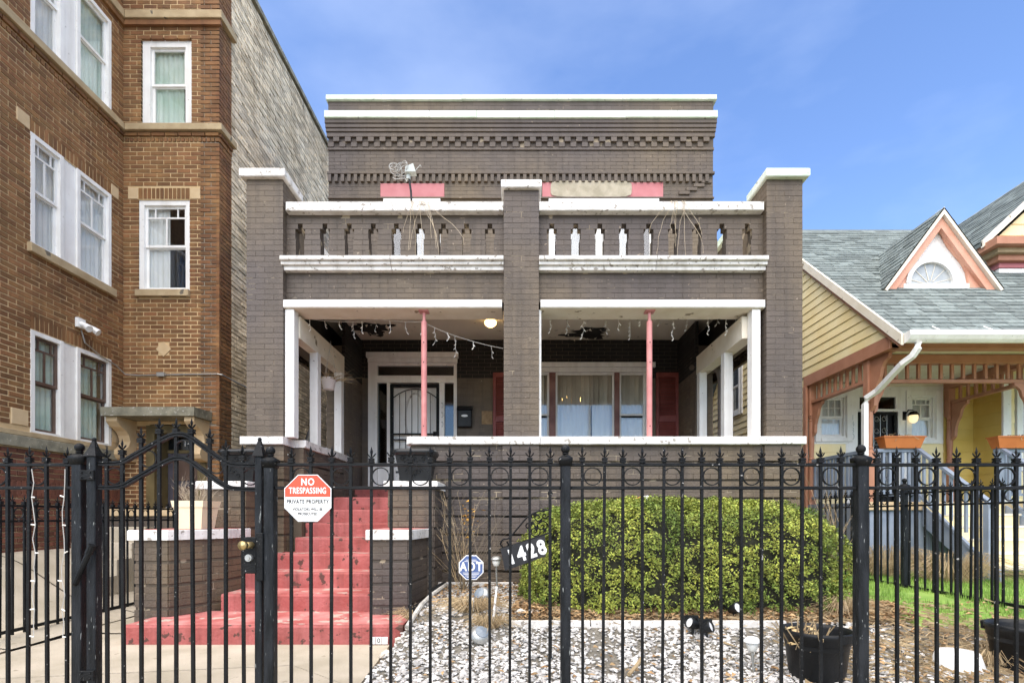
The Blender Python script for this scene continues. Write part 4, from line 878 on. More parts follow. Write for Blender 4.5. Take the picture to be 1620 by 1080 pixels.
q = MB(TYF); q.box(wl[4]+.04, wl[5]-.04, .02, .025, zz(647), zz(628)); q.build('transom_pane', GLASS_D, yel)
q = MB(TYF); x0, x1, zb, zt_ = wl[4]+.02, wl[5]-.02, PZ+.02, zz(652)
q.box(x0, x0+.05, -.01, .03, zb, zt_); q.box(x1-.05, x1, -.01, .03, zb, zt_); q.box(x0+.05, x1-.05, -.008, .028, zt_-.05, zt_); q.box(x0+.05, x1-.05, -.008, .028, zb, zb+.05); sg = q.build('security_door', IRON, yel)
q = MB(TYF)
for i in range(1, 5): x = x0+.05+(x1-x0-.1)*i/5; q.tube([(x, .01, zb+.05), (x, .01, zt_-.05)], .006, 5)
for i in range(7):
    for s in (-1, 1):
        cx, cz_ = (x0+x1)/2+.06+s*.07, zb+.25+i*.22
        q.tube([(cx+.055*math.cos(a_)*(1-a_/14), .0, cz_+.055*math.sin(a_)*(1-a_/14)*s) for a_ in np.linspace(0, 8, 18)], .007, 4)
q.build('grille_scroll', STEEL, sg)
nt_ = thing('house_numeral', (X(1348, YH), YH, 2.6), 'thin metal numerals reading 1430 set one above the other on the white porch wall', 'numerals')
for ch, py in zip('1430', (661, 671, 681, 691)): text(ch, faceT((X(1348, YH), YH-.022, zz(py))), .15, STEEL, nt_, 'numeral', .9)
# projecting bay at the far right with white framed window
YB = 9.34
TBF, TBS = T_front(YB), T_left(8.44)
q = MB(); q.box(8.47, 13, YB+.03, YB+.2, .3, 5.4); q.box(8.47, 8.6, YB+.2, 12, .3, 5.4); q.build('bay_wall', SOFF, yel)
for zb in np.arange(.42, 3.75, .215):
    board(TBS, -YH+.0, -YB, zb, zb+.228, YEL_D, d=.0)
    if not (1.9 < zb+.1 < 3.55): board(TBF, 8.56, 13, zb, zb+.228, YEL)
    else: board(TBF, 8.56, 8.62, zb, zb+.228, YEL); board(TBF, 10.0, 13, zb, zb+.228, YEL)
q = MB(TBF); q.cbox(8.41, 8.55, -.04, .0, .4, 5.4, .005); q.build('corner_board', WHITE, yel)
sash_window(yel, TBF, 8.66, 9.9, 1.95, 3.5, WHITE, WHITE, 'plain', .10, .0, (CURT, 0, 1), GLASS, .3)
# porch: posts, beams, spindle friezes and brackets
def ypost(x, y, z0, z1, side=None):
    q = MB(); s = .06
    q.cbox(x-s, x+s, y-s, y+s, z0, z0+.75, .008); q.lathe([(.058, .75), (.06, .78), (.045, .80), (.055, .84), (.04, .86), (.052, 1.2), (.045, 1.52), (.055, 1.54), (.04, 1.56), (.058, 1.60), (.058, 1.62)], (x, y, z0), 12); q.cbox(x-s, x+s, y-s, y+s, z0+1.62, z1, .008)
    return q.build('porch_post', ORG_P, yel)
PT, FZ0 = 3.55, 3.22
ypost(XS+.08, YP, PZ, PT); ypost(XS+.07, YH-.09, PZ, PT); ypost(7.93, YH-.09, PZ, PT); ypost(7.93, YP, PZ, PT)
q = MB(); q.cbox(XS-.03, XS+.15, EY+.36, YH, 3.55, 3.735, .008); q.build('porch_beam', ORG_P, yel)
q = MB(); q.cbox(XS+.155, 8.1, YP-.07, YP+.07, 3.50, 3.63, .008); q.build('porch_beam', ORG_P, yel)
q = MB(); q.cbox(7.86, 8.0, YP+.075, YH-.03, 3.50, 3.63, .008); q.build('porch_beam', ORG_P, yel)
q = MB(); q.box(XS+.03, XS+.13, YP+.065, YH-.155, FZ0, FZ0+.05); q.build('frieze_rail', ORG_P, yel)
q = MB(); q.box(XS+.145, 7.865, YP-.03, YP+.04, FZ0-.01, FZ0+.04); q.build('frieze_rail', ORG_P, yel)
q = MB(); q.box(7.89, 7.98, YP+.065, YH-.155, FZ0, FZ0+.05); q.build('frieze_rail', ORG_P, yel)
for x0, y0, x1, y1, n, zt_ in ((XS+.08, YP+.065, XS+.08, YH-.155, 8, 3.549), (XS+.145, YP, 7.865, YP, 13, 3.499), (7.935, YP+.065, 7.935, YH-.155, 8, 3.499)):
    for i in range(1, n+1):
        t = i/(n+1); x, y = x0+(x1-x0)*t, y0+(y1-y0)*t; q = MB(); q.box(x-.02, x+.02, y-.02, y+.02, FZ0+.051, zt_); q.build('spindle', ORG_P, yel)
def bracket(x, y, dx, dy, zt_, s=.34, w_=.05, m=ORG_P):
    d = Vector((dx, dy, 0)); n = Vector((-dy, dx, 0))*w_/2
    pr = [(0, 0), (s, 0), (s*.98, -.06*s/.34), (s*.80, -.08*s/.34), (s*.62, -.14*s/.34), (s*.52, -.26*s/.34), (s*.36, -.34*s/.34), (s*.24, -.44*s/.34), (s*.2, -.60*s/.34), (.0, -.66*s/.34)]
    q = MB(); ps = [tuple(Vector((x, y, zt_))+d*a+Vector((0, 0, b))-n) for a, b in pr]; q.prism(ps, n*2); return q.build('bracket', m, yel)
bracket(XS+.145, YP, 1, 0, FZ0-.012, .24); bracket(XS+.08, YP-.065, 0, -1, 3.545, .40); bracket(XS+.08, YH-.155, 0, -1, FZ0-.003, .30); bracket(7.935, YH-.155, 0, -1, FZ0-.003, .34); bracket(7.865, YP, -1, 0, FZ0-.012, .26)
q = MB(); q.box(XS+.0, 8.4, EY+.05, YH-.04, 3.64, 3.67); q.build('porch_ceiling', SOFF, yel)
q = MB(); q.cbox(XS+.16, 8.43, YP-.58, YP-.45, 3.56, 3.637, .006); q.build('soffit_rib', ORG_P, yel)
q = MB(); q.box(XS+.0, 8.10, YP-.10, YH, PZ-.07, PZ); q.build('porch_floor', GREYB, yel)
q = MB(); q.cbox(XS-.02, 8.12, YP-.14, YP-.101, PZ-.12, PZ+.005, .006); q.build('floor_edge_board', STONE_L, yel)
# skirting of upright grey boards under the porch floor
n = 18
for i in range(n):
    a = XS+.03+(8.05-XS-.05)*i/n; b = XS+.03+(8.05-XS-.05)*(i+1)/n; q = MB(); q.cbox(a+.003, b-.003, YP-.08-random.uniform(0, .006), YP-.05, .34, PZ-.075, .003); q.build('skirt_board', GREYB, yel)
for i in range(11):
    a = YP-.04+(YH-YP)*i/11; b = a+(YH-YP)/11; q = MB(TYS); q.box(-b+.003, -a-.003, -.01, .02, .34, PZ-.075); q.build('skirt_board', GREYB, yel)
# balustrades
SX0, SX1 = 6.15, 7.33
RT = 2.20
def balus(x0, y0, x1, y1, n, zt_=RT):
    dx, dy = (x1-x0), (y1-y0); L = math.hypot(dx, dy); ux, uy = dx/L, dy/L; nx, ny = -uy*.035, ux*.035
    for za, zb in ((zt_-.05, zt_), (PZ+.10, PZ+.14)):
        q = MB(); q.prism([(x0-nx, y0-ny, za), (x1-nx, y1-ny, za), (x1+nx, y1+ny, za), (x0+nx, y0+ny, za)], (0, 0, zb-za)); q.build('rail', GREYB, yel)
    for i in range(n):
        t = (i+.5)/n; x, y = x0+dx*t, y0+dy*t; q = MB(); q.box(x-.018, x+.018, y-.018, y+.018, PZ+.141, zt_-.051); q.build('baluster', GREYB, yel)
balus(XS+.07, YP+.07, XS+.07, YH-.16, 14); balus(XS+.15, YP, SX0, YP, 7); balus(SX1, YP, 7.86, YP, 5)
def newel(x, y, z0, z1): q = MB(); q.cbox(x-.045, x+.045, y-.045, y+.045, z0, z1, .006); q.build('newel_post', GREYB, yel)
newel(SX0-.05, YP-.02, PZ, RT+.05); newel(SX1+.05, YP-.02, PZ, RT+.05); newel(SX0-.05, 6.95, .3, 1.34); newel(SX1+.05, 6.95, .3, 1.34)
NS = 6; SR = (PZ-.34)/NS; ST = (YP-.14-6.95)/(NS-1)
for k in range(NS-1):
    zt_ = PZ-SR*(k+1); y1 = YP-.145-ST*k
    q = MB(); q.cbox(SX0-.03, SX1+.03, y1-ST-.03, y1, zt_-.035, zt_, .004); q.build('stair_tread', SOFF, yel)
    q = MB(); q.box(SX0, SX1, y1-.02, y1-.002, zt_+.001, zt_+SR-.037); q.build('stair_riser', YEL, yel)
for x in (SX0-.045, SX1+.02):
    q = MB(); q.prism([(x, YP-.15, PZ-.05), (x, YP-.15, PZ-.36), (x, 6.99, .30), (x, 6.80, .30), (x, 6.80, .48)], (.025, 0, 0)); q.build('stringer', GREYB, yel)
for x in (SX0-.05, SX1+.05):
    q = MB(); q.prism([(x-.035, YP-.04, RT-.02), (x-.035, YP-.04, RT+.03), (x-.035, 6.88, 1.33), (x-.035, 6.88, 1.28)], (.07, 0, 0)); q.build('hand_rail', GREYB, yel)
    q = MB(); q.prism([(x-.02, YP-.07, PZ+.10), (x-.02, YP-.07, PZ+.15), (x-.02, 7.0, .58), (x-.02, 7.0, .53)], (.04, 0, 0)); q.build('stair_rail', GREYB, yel)
    for i in range(8):
        y = YP-.12-(YP-.25-6.99)*(i+.5)/8; t = (YP-.04-y)/(YP-.04-6.88); q = MB(); q.box(x-.017, x+.017, y-.017, y+.017, PZ+.13-(PZ-.53)*.98*t, RT-.02-(RT-1.28)*t); q.build('baluster', GREYB, yel)
# main roof
def shingle_field(parent, O, u, v, L, Hh, exp_, tab, inside, single=True, lim=300):
    O, u, v = Vector(O), Vector(u).normalized(), Vector(v).normalized(); n = u.cross(v); n.normalize(); rows = int(Hh/exp_)
    cand = []; cache = {}
    for r in range(rows):
        x = -random.uniform(0, tab)
        while x < L:
            w_ = tab*random.choice((.8, .9, 1, 1, 1.1)); a, b = max(0, x), min(L, x+w_-.006); x += w_
            if b-a < .03 or not inside((a+b)/2, (r+.5)*exp_): continue
            cand.append((r, a, b))
    sc = []
    for i, (r, a, b) in enumerate(cand):
        c = O+u*((a+b)/2)+v*((r+.5)*exp_); px, py = 819+c.x/c.y*F, 817-(c.z-EYE)/c.y*F
        if single and 0 < px < 1620 and 0 < py < 1080: sc.append((-(b-a)/c.y**2, i))
    sc.sort(); one = {i for _, i in sc[:lim]}; mb = MB(); M = Matrix.Identity(4); M.col[0] = (*u, 0); M.col[1] = (*v, 0); M.col[2] = (*n, 0)
    def shape(q, a, b, lo, up, t, j): q.hull([(a, lo+j, .0), (b, lo+j, 0), (b, up, -.006), (a, up, -.006)], [(a, lo+j, t), (b, lo+j, t), (b, up, .001), (a, up, .001)])
    for i, (r, a, b) in enumerate(cand):
        t = random.choice((.009, .012, .016)); j = random.choice((0, 0, .012)); c = O+u*((a+b)/2)+v*(r*exp_)
        if i in one:
            key = (round(b-a, 2), t, j)
            if key not in cache:
                q = MB(M); w_ = key[0]/2; shape(q, -w_+.002, w_-.002, 0, exp_+.02, t, j); me = bpy.data.meshes.new('shingle'); me.from_pydata(q.v, [], q.f); me.materials.append(SHING); cache[key] = me
            p = ORG[parent.name]; link('shingle', cache[key], None, parent, (c.x-p[0], c.y-p[1], c.z-p[2]))
        else:
            T = M.copy(); T.col[3] = (*c, 1); mb.T = T; w_ = (b-a)/2; shape(mb, -w_, w_, 0, exp_+.02, t, j)
    if mb.v: o_ = mb.build('shingles', SHING, parent); o_['kind'] = 'stuff'
RX0, RX1 = 5.20, 12.5
rl = math.hypot(RY-EY, RZ-EZ)
q = MB(); q.prism([(RX0, EY, EZ-.005), (RX1, EY, EZ-.005), (RX1, RY, RZ-.005), (RX0, RY, RZ-.005)], (0, 0, -.05)); rf = q.build('roof', SHING, yel)
q = MB(); q.prism([(RX0, RY+.001, RZ-.005), (RX1, RY+.001, RZ-.005), (RX1, 2*RY-EY+.5, EZ-.4), (RX0, 2*RY-EY+.5, EZ-.4)], (0, 0, -.05)); q.build('roof', SHING, yel)
DX, DY, DZ = 6.79, 8.63, zroof(8.63)     # dormer centre, front plane, base height
DHW, DHT = .95, 6.07
shingle_field(yel, (RX0, EY, EZ), (1, 0, 0), (0, RY-EY, RZ-EZ), 5.3, rl, .135, .27, lambda a, s_: not (abs(RX0+a-DX) < (DHW-.1)*(1-max(0, EY+s_*.752-DY-.1)/1.45) and EY+s_*.752 > DY+.05))
q = MB(); q.cbox(RX0-.02, RX0+.10, 0, .1, 0, .1, .01) if False else q.prism([(RX0-.02, EY-.02, EZ-.14), (RX0-.02, RY, RZ-.14), (RX0-.02, RY, RZ+.012), (RX0-.02, EY-.02, EZ+.012)], (.035, 0, 0)); q.build('rake_board', SOFF, yel)
q = MB(); q.prism([(RX0+.02, EY+.08, EZ-.13), (RX0+.02, RY, RZ-.19), (RX0+.02, RY, RZ-.06), (RX0+.02, EY+.08, EZ-.0)], (.10, 0, 0)); q.build('rake_moulding', ORG_P, yel)
q = MB(); q.box(RX0+.12, XS+.1, EY+.36, EY+.4, 3.55, 3.62); q.build('eave_return', ORG_P, yel)
# gutter, its clips and the white downspout
q = MB(); gy = EY-.02; q.prism([(5.62-.40, gy, 3.635), (5.22, gy-.12, 3.645), (5.22, gy-.13, 3.58), (5.22, gy-.09, 3.53), (5.22, gy-.05, 3.50), (5.22, gy, 3.50)], (7.2, 0, 0)); q.build('gutter', WHITE, yel)
for x in (5.62, 6.32, 7.2): q = MB(); q.tube([(x, gy-.10, 3.655), (x+.03, gy+.06, 3.75)], .008, 5); q.build('gutter_clip', WHITE, yel)
q = MB(); xd = X(1448, 7.25)
q.tube([(xd, gy-.06, 3.50), (xd, gy-.06, 3.42), (xd-.03, gy-.0, 3.33), (xd-.08, gy+.12, 3.26), (XS+.0, YP-.30, 3.02), (XS-.055, YP-.14, 2.95), (XS-.06, YP-.11, 2.86), (XS-.06, YP-.11, 1.9), (XS-.06, YP-.11, .45)], .048, 4, rot=PI/4); dsp = q.build('downspout', WHITE, yel)
# dormer
q = MB(); q.poly([(DX-DHW+.06, DY+.10, DZ), (DX+DHW-.06, DY+.10, DZ), (DX, DY+.10, DHT-.06)]); q.build('dormer_wall', WHITE, yel)
YD = DY+.10
def bell(s, t):     # half-width of the white bell field at height t (0..1)
    return (.50*(1-t**1.1)**.5*.75+.10*(1-t)) if t < .62 else .50*(1-.62**1.1)**.5*.75*(1-((t-.62)/.38))**1.6+.10*(1-t)
Hd = DHT-.17-DZ; L_, R_ = [], []
TAB = [(0, .50), (.1, .50), (.25, .47), (.38, .40), (.5, .29), (.62, .18), (.75, .10), (.88, .055), (1, .03)]
for i in range(25):
    t = i/24; w_ = float(np.interp(t, [k for k, _ in TAB], [k for _, k in TAB]))
    L_.append((DX-w_, DZ+.03+Hd*t)); R_.append((DX+w_, DZ+.03+Hd*t))
for s, E in ((-1, L_), (1, R_)):         # peach spandrels left and right of the bell-shaped field
    q = MB(); pts = [(DX+s*(DHW-.08), DZ+.03)]+E[:1] and [(x, z) for x, z in E]
    e0 = [(DX+s*(DHW-.07)*(1-i/24), DZ+.03+(DHT-.06-DZ-.03)*i/24) for i in range(25)]
    for i in range(24):
        a, b, c, d = E[i], E[i+1], e0[i+1], e0[i]; ps = [(a[0], YD-.05, a[1]), (b[0], YD-.05, b[1]), (c[0], YD-.05, c[1]), (d[0], YD-.05, d[1])]
        q.prism(ps if s > 0 else ps[::-1], (0, .045, 0))
    q.build('spandrel', PEACH, yel)
arc = lambda r, n=18, sx=1: [(DX-.10+r*math.cos(PI-PI*i/n), DZ+.12+r*math.sin(PI*i/n)) for i in range(n+1)]
q = MB(); o_, i_ = arc(.425), arc(.345)
for k in range(18): q.prism([(o_[k][0], YD-.075, o_[k][1]), (o_[k+1][0], YD-.075, o_[k+1][1]), (i_[k+1][0], YD-.065, i_[k+1][1]), (i_[k][0], YD-.065, i_[k][1])], (0, .09, 0))
q.box(DX-.56, DX+.50, YD-.06, YD+.02, DZ+.03, DZ+.118); fw_ = q.build('fanlight', WHITE, yel)
q = MB(); q.poly([(x, YD-.008, z) for x, z in arc(.346)][::-1]); q.build('pane', mat('frosted_fan_glass', (.34, .36, .36), (.46, .48, .47), .25, 6), fw_)
q = MB()
for a in np.linspace(.25, PI-.25, 6): q.prism([(DX-.10+.06*math.cos(a), YD-.016, DZ+.12+.06*math.sin(a)), (DX-.10+.345*math.cos(a), YD-.016, DZ+.12+.345*math.sin(a)), (DX-.10+.345*math.cos(a+.02), YD-.016, DZ+.12+.345*math.sin(a+.02)), (DX-.10+.06*math.cos(a+.15), YD-.016, DZ+.12+.06*math.sin(a+.15))], (0, .006, 0))
q.build('fan_ribs', SOFF, fw_)
for s in (-1, 1):
    A, B = Vector((DX+s*DHW, DY, DZ-.02)), Vector((DX, DY, DHT)); d = (B-A).normalized(); up = Vector((-s*d.z*-1 if False else 0, 0, 0))
    nrm = Vector((s*abs(d.z), 0, abs(d.x))).normalized()
    for nm, m_, t0, t1, y0, y1 in (('dormer_barge_board', PEACH, .06, .17, DY-.02, DY+.06), ('dormer_barge_edge', SOFF, -.01, .055, DY-.08, DY+.10)):
        q = MB(); ps = [A-nrm*t0, B-Vector((0, 0, t0/nrm.z)), B-Vector((0, 0, t1/nrm.z)), A-nrm*t1]; ps = [(p.x, y0, p.z) for p in ps]; q.prism(ps, (0, y1-y0, 0)); q.build(nm, m_, yel)
    yb = lambda zz_: (zz_-EZ)/SL+EY
    y_r = yb(DHT)
    q = MB(); e_ = .012; ps = [(A.x, DY-.08, A.z), (A.x, yb(A.z)+.03, A.z), (DX, y_r, DHT), (DX, DY-.08, DHT)]
    q.prism([(x+nrm.x*e_, y, z_+nrm.z*e_) for x, y, z_ in (ps if s > 0 else ps[::-1])], tuple(-nrm*.02)); q.build('dormer_roof', SHING, yel)
    Ls = (B-A).length
    if s < 0: shingle_field(yel, (A.x+nrm.x*.013, y_r, A.z+nrm.z*.013), (0, -1, 0), tuple(B-A), y_r-DY+.07, Ls, .12, .25, lambda a, t: a > (1-t/Ls)*(y_r-yb(A.z))-.05, True, 60)
    else: shingle_field(yel, (A.x+nrm.x*.013, DY-.07, A.z+nrm.z*.013), (0, 1, 0), tuple(B-A), y_r-DY+.07, Ls, .12, .25, lambda a, t: a < (t/Ls)*(y_r-yb(A.z))+yb(A.z)-DY+.1, False)
# front gable of the higher wing behind, far right
GX0, GY, GZ, GRX, GRZ = 7.95, 9.20, 5.85, 10.1, 7.85
q = MB(); q.prism([(GX0, GY, GZ), (GRX, GY, GRZ), (GRX, 16, GRZ), (GX0, 16, GZ)], (0, 0, -.06)); q.build('wing_roof', SHING, yel)
q = MB(); q.prism([(2*GRX-GX0, GY, GZ), (GRX+.001, GY, GRZ), (GRX+.001, 16, GRZ), (2*GRX-GX0, 16, GZ)][::-1], (0, 0, -.06)); q.build('wing_roof', SHING, yel)
gl = math.hypot(GRX-GX0, GRZ-GZ)
shingle_field(yel, (GX0, 15, GZ+.012), (0, -1, 0), (GRX-GX0, 0, GRZ-GZ), 15-GY, gl, .15, .3, lambda a, t: True, True, 80)
q = MB(); q.prism([(GX0, GY-.03, GZ-.09), (GRX, GY-.03, GRZ-.09), (GRX, GY-.03, GRZ+.03), (GX0, GY-.03, GZ+.03)], (0, .05, 0)); q.build('rake_board', SOFF, yel)
k = 0; zb = GZ-.02
while zb < GRZ-.3:
    f_ = lambda z_: GX0+(z_+.12-GZ)*(GRX-GX0)/(GRZ-GZ); board(T_front(YB), f_(zb)+.08, 2*GRX-f_(zb)-.08, zb, zb+.21, YEL, f_(zb+.21)+.08, 2*GRX-f_(zb+.21)-.08); zb += .2
q = MB(); q.box(8.45, 12, YB-.0, YB+.3, 5.4, 7.4) if False else q.poly([(8.2, YB+.02, 5.7), (2*GRX-8.2, YB+.02, 5.7), (GRX, YB+.02, 7.75)]); q.build('gable_wall', SOFF, yel)
for z0, z1, pr, m_ in ((5.70, 5.83, .40, ORG_P), (5.62, 5.698, .28, STONE), (5.52, 5.618, .20, ORG_P), (5.43, 5.518, .12, LINTEL), (5.14, 5.428, .10, WHITE)):
    q = MB(T_front(YB)); q.cbox(8.38-pr, 13, -pr, .3, z0, z1, .006); q.build('cornice_board', m_, yel)
q = MB(T_front(YB)); q.prism([(8.62,-.10,5.13),(8.80,-.10,5.13),(8.79,-.10,4.96),(8.72,-.10,4.88),(8.62,-.10,4.92)][::-1], (0, .1, 0)); q.build('bracket', PEACH, yel)
q = MB(); q.box(8.45, 13, YB+.01, YB+.029, 4.5, 5.13); q.build('bay_frieze', LINTEL, yel)
# things on its porch
wl_ = thing('wall_lantern', (X(1437, YH), YH, 3.0), 'small black wall lantern with lit glass globe beside the right porch window', 'lantern')
xl, zl = X(1437, YH), Z(663, YH)
q = MB(); q.cbox(xl-.12, xl-.05, YH-.03, YH-.019, zl-.02, zl+.14, .004); q.tube([(xl-.085, YH-.03, zl+.08), (xl-.05, YH-.08, zl+.16), (xl, YH-.13, zl+.14)], .01, 6); q.build('arm', IRON, wl_)
q = MB(); q.lathe([(.001, .13), (.05, .12), (.085, .06), (.09, .05)], (xl, YH-.13, zl), 10); q.build('hood', IRON, wl_)
q = MB(); q.lathe([(.07, .05), (.075, .0), (.06, -.06), (.03, -.09), (.001, -.095)], (xl, YH-.13, zl), 10); q.build('globe', mat('warm_lit_glass', (.9, .8, .6), None, .3, emit=((1, .78, .42), .5)), wl_, True)
def planter(x, y, z, lab):
    t = thing('window_box', (x, y, z), lab, 'planter', 'orange planters on the porch rail')
    q = MB(); w0, w1, d0, d1, h = .26, .31, .07, .10, .16
    q.hull([(x-w0,y-d0,z),(x+w0,y-d0,z),(x+w0,y+d0,z),(x-w0,y+d0,z)], [(x-w1,y-d1,z+h),(x+w1,y-d1,z+h),(x+w1,y+d1,z+h),(x-w1,y+d1,z+h)], [(x-w1-.012,y-d1-.012,z+h),(x+w1+.012,y-d1-.012,z+h),(x+w1+.012,y+d1+.012,z+h),(x-w1-.012,y+d1+.012,z+h)], [(x-w1-.012,y-d1-.012,z+h+.02),(x+w1+.012,y-d1-.012,z+h+.02),(x+w1+.012,y+d1+.012,z+h+.02),(x-w1-.012,y+d1+.012,z+h+.02)], [(x-w1+.01,y-d1+.01,z+h+.02),(x+w1-.01,y-d1+.01,z+h+.02),(x+w1-.01,y+d1-.01,z+h+.02),(x-w1+.01,y+d1-.01,z+h+.02)], [(x-w1+.02,y-d1+.02,z+h-.03),(x+w1-.02,y-d1+.02,z+h-.03),(x+w1-.02,y+d1-.02,z+h-.03),(x-w1+.02,y+d1-.02,z+h-.03)]); q.build('box', TERRA, t)
    q = MB()
    for i in range(14):
        a = random.uniform(-.2, .2); b = random.uniform(-.06, .06); q.tube([(x+a, y+b, z+h-.03), (x+a*1.1+random.uniform(-.03, .03), y+b-.02, z+h+.05), (x+a*1.2+random.uniform(-.07, .07), y+b-.09, z+h+random.uniform(-.06, .06))], .004, 3)
    q.build('dry_stem', DRYW, t)['kind'] = 'stuff'
planter(X(1424, YP-.03), YP-.03, RT+.002, 'orange planter with dry stems on the porch rail near the white downspout')
planter(X(1602, YP-.03), YP-.03, RT+.002, 'orange planter on the porch rail right of the stairs, at the photo edge')

# ------------------------------------------------------------------ iron fences and gate
FY = 3.3
ZR1, ZR2, ZTIP = Z(735, FY), Z(771.5, FY), Z(706, FY)
def finial_mesh(s=1.0):
    q = MB(); r = .0075*s
    q.lathe([(.004*s, 0), (.004*s, .014*s), (.0085*s, .031*s), (.009*s, .036*s), (.0005, .068*s)], (0, 0, 0), 4)
    for a in (0, PI/2, PI, 3*PI/2):
        c, d = math.cos(a), math.sin(a); w_ = .0045*s
        P_ = [(.003, .006), (.011, .012), (.018, .021), (.0225, .030)]; W = [.0035, .004, .003, .0006]
        rings = [[((p*c-ww*d)*s, (p*d+ww*c)*s, z*s), ((p*c+ww*d)*s, (p*d-ww*c)*s, z*s), (((p+.005)*c)*s, ((p+.005)*d)*s, (z-.005)*s)] for (p, z), ww in zip(P_, W)]; q.hull(*rings)
    return q
def collar_mesh(s=1.0):
    q = MB()
    for z in (-.012, -.028): q.box(-.0165*s, .0165*s, -.0165*s, .0165*s, (z-.006)*s, (z+.006)*s)
    q.box(-.013*s, .013*s, -.013*s, .013*s, -.024*s, -.016*s); return q
def mesh_of(q, name, m): me = bpy.data.meshes.new(name); me.from_pydata(q.v, [], q.f); me.materials.append(m); return me
FIN = mesh_of(finial_mesh(), 'finial', IRON); COL = mesh_of(collar_mesh(), 'collar', IRON); FIN_S = mesh_of(finial_mesh(.9), 'finial', IRON)
BARS = {}
def picket(parent, x, y, z0, ztip, r=.0084, fin=FIN):
    zt_ = ztip-.066; k = round(zt_-z0, 3), r
    if k not in BARS: BARS[k] = mesh_of(MB().box(-r, r, -r, r, 0, zt_-z0), 'picket', IRON)
    p = ORG[parent.name]; b = link('picket', BARS[k], None, parent, (x-p[0], y-p[1], z0-p[2])); b.rotation_euler = (random.gauss(0, .0025), random.gauss(0, .003), random.gauss(0, .05))
    link('collar', COL, None, b, (0, 0, zt_-z0+.002)); link('finial', fin, None, b, (0, 0, zt_-z0)); return b
RINGM = {}
def ring(parent, x, y, z, r=.053, T='x'):
    if (r, T) not in RINGM:
        q = MB(); n = 26; pr = []
        for i in range(n):
            a = 2*PI*i/n; c, d = math.cos(a), math.sin(a); ro, ri, h = r+.0032, r-.0032, .007
            f = (lambda u, v, wv: (u, v, wv)) if T == 'x' else (lambda u, v, wv: (v, u, wv))
            pr.append([f(ro*c, -h, ro*d), f(ro*c, h, ro*d), f(ri*c, h, ri*d), f(ri*c, -h, ri*d)])
        q.hull(*(pr+[pr[0]]), cap=False); RINGM[r, T] = mesh_of(q, 'ring', IRON)
    p = ORG[parent.name]; return link('ring', RINGM[r, T], None, parent, (x-p[0], y-p[1], z-p[2]))
def rail(parent, x0, x1, z, y=FY, h=.010, d=.014, m=IRON):
    q = MB(); q.cbox(x0, x1, y-d, y+d, z-h, z+h, .003); return q.build('rail', m, parent)
def fpost(parent, x, y, z0, z1, s=.03, ball=True):
    q = MB(); q.cbox(x-s, x+s, y-s, y+s, z0, z1, .004); o_ = q.build('post', IRON_P, parent)
    q = MB(); q.hull([(x-s-.004,y-s-.004,z1-.05),(x+s+.004,y-s-.004,z1-.05),(x+s+.004,y+s+.004,z1-.05),(x-s-.004,y+s+.004,z1-.05)], [(x-s-.011,y-s-.011,z1-.015),(x+s+.011,y-s-.011,z1-.015),(x+s+.011,y+s+.011,z1-.015),(x-s-.011,y+s+.011,z1-.015)], [(x-s-.011,y-s-.011,z1),(x+s+.011,y-s-.011,z1),(x+s+.011,y+s+.011,z1),(x-s-.011,y+s+.011,z1)], [(x-.012,y-.012,z1+.022),(x+.012,y-.012,z1+.022),(x+.012,y+.012,z1+.022),(x-.012,y+.012,z1+.022)])
    q.lathe([(.012, .02), (.021, .026), (.021, .031), (.011, .034)], (x, y, z1), 12); q.ball((x, y, z1+.055), .028, 14, 8); q.build('ball_cap', IRON, o_, True)
    return o_
XPA, XPB, XPC, XPD = X(126, FY), X(428, FY), X(894.5, FY), X(1362, FY)
PZ1 = Z(727, FY)
f1 = thing('iron_fence', (1, FY, 0), 'long black iron picket fence with rings and ball topped posts in front of the hedge', 'fence')
fpost(f1, XPB, FY, -.1, PZ1); fpost(f1, XPC, FY, -.1, PZ1+.01); fpost(f1, XPD, FY, -.1, PZ1+.01, .032)
def panel(parent, xs, x0, x1, rings, z0=-.03):
    rail(parent, x0, x1, ZR1); rail(parent, x0, x1, ZR2); rail(parent, x0, x1, .05)
    for x in xs: picket(parent, x, FY, z0, ZTIP+random.uniform(-.004, .004))
    for x in rings: ring(parent, x, FY, (ZR1+ZR2)/2)
xs1 = [X(461+31.4*i, FY) for i in range(14)]; panel(f1, xs1, XPB+.032, XPC-.032, [(xs1[i]+xs1[i+1])/2 for i in range(0, 14, 2)])
xs2 = [X(922+31.4*i, FY) for i in range(14)]; panel(f1, xs2, XPC+.032, XPD-.034, [(xs2[i]+xs2[i+1])/2 for i in range(0, 14, 2)])
xs3 = [X(1388+31.4*i, FY) for i in range(14)]; panel(f1, xs3, XPD+.034, X(1830, FY), [(xs3[i]+xs3[i+1])/2 for i in range(0, 14, 2)]); fpost(f1, X(1838, FY), FY, -.1, PZ1)
f2 = thing('iron_fence', (-3.4, FY, 0), 'short black iron picket fence left of the gate, ending at the hinge post', 'fence')
fpost(f2, XPA, FY, -.1, Z(722, FY)); xs0 = [X(106-31.0*i, FY) for i in range(12)]
panel(f2, xs0, X(-260, FY), XPA-.032, [(xs0[i]+xs0[i+1])/2 for i in (1, 3, 5, 7, 9)]); fpost(f2, X(-268, FY), FY, -.1, PZ1)
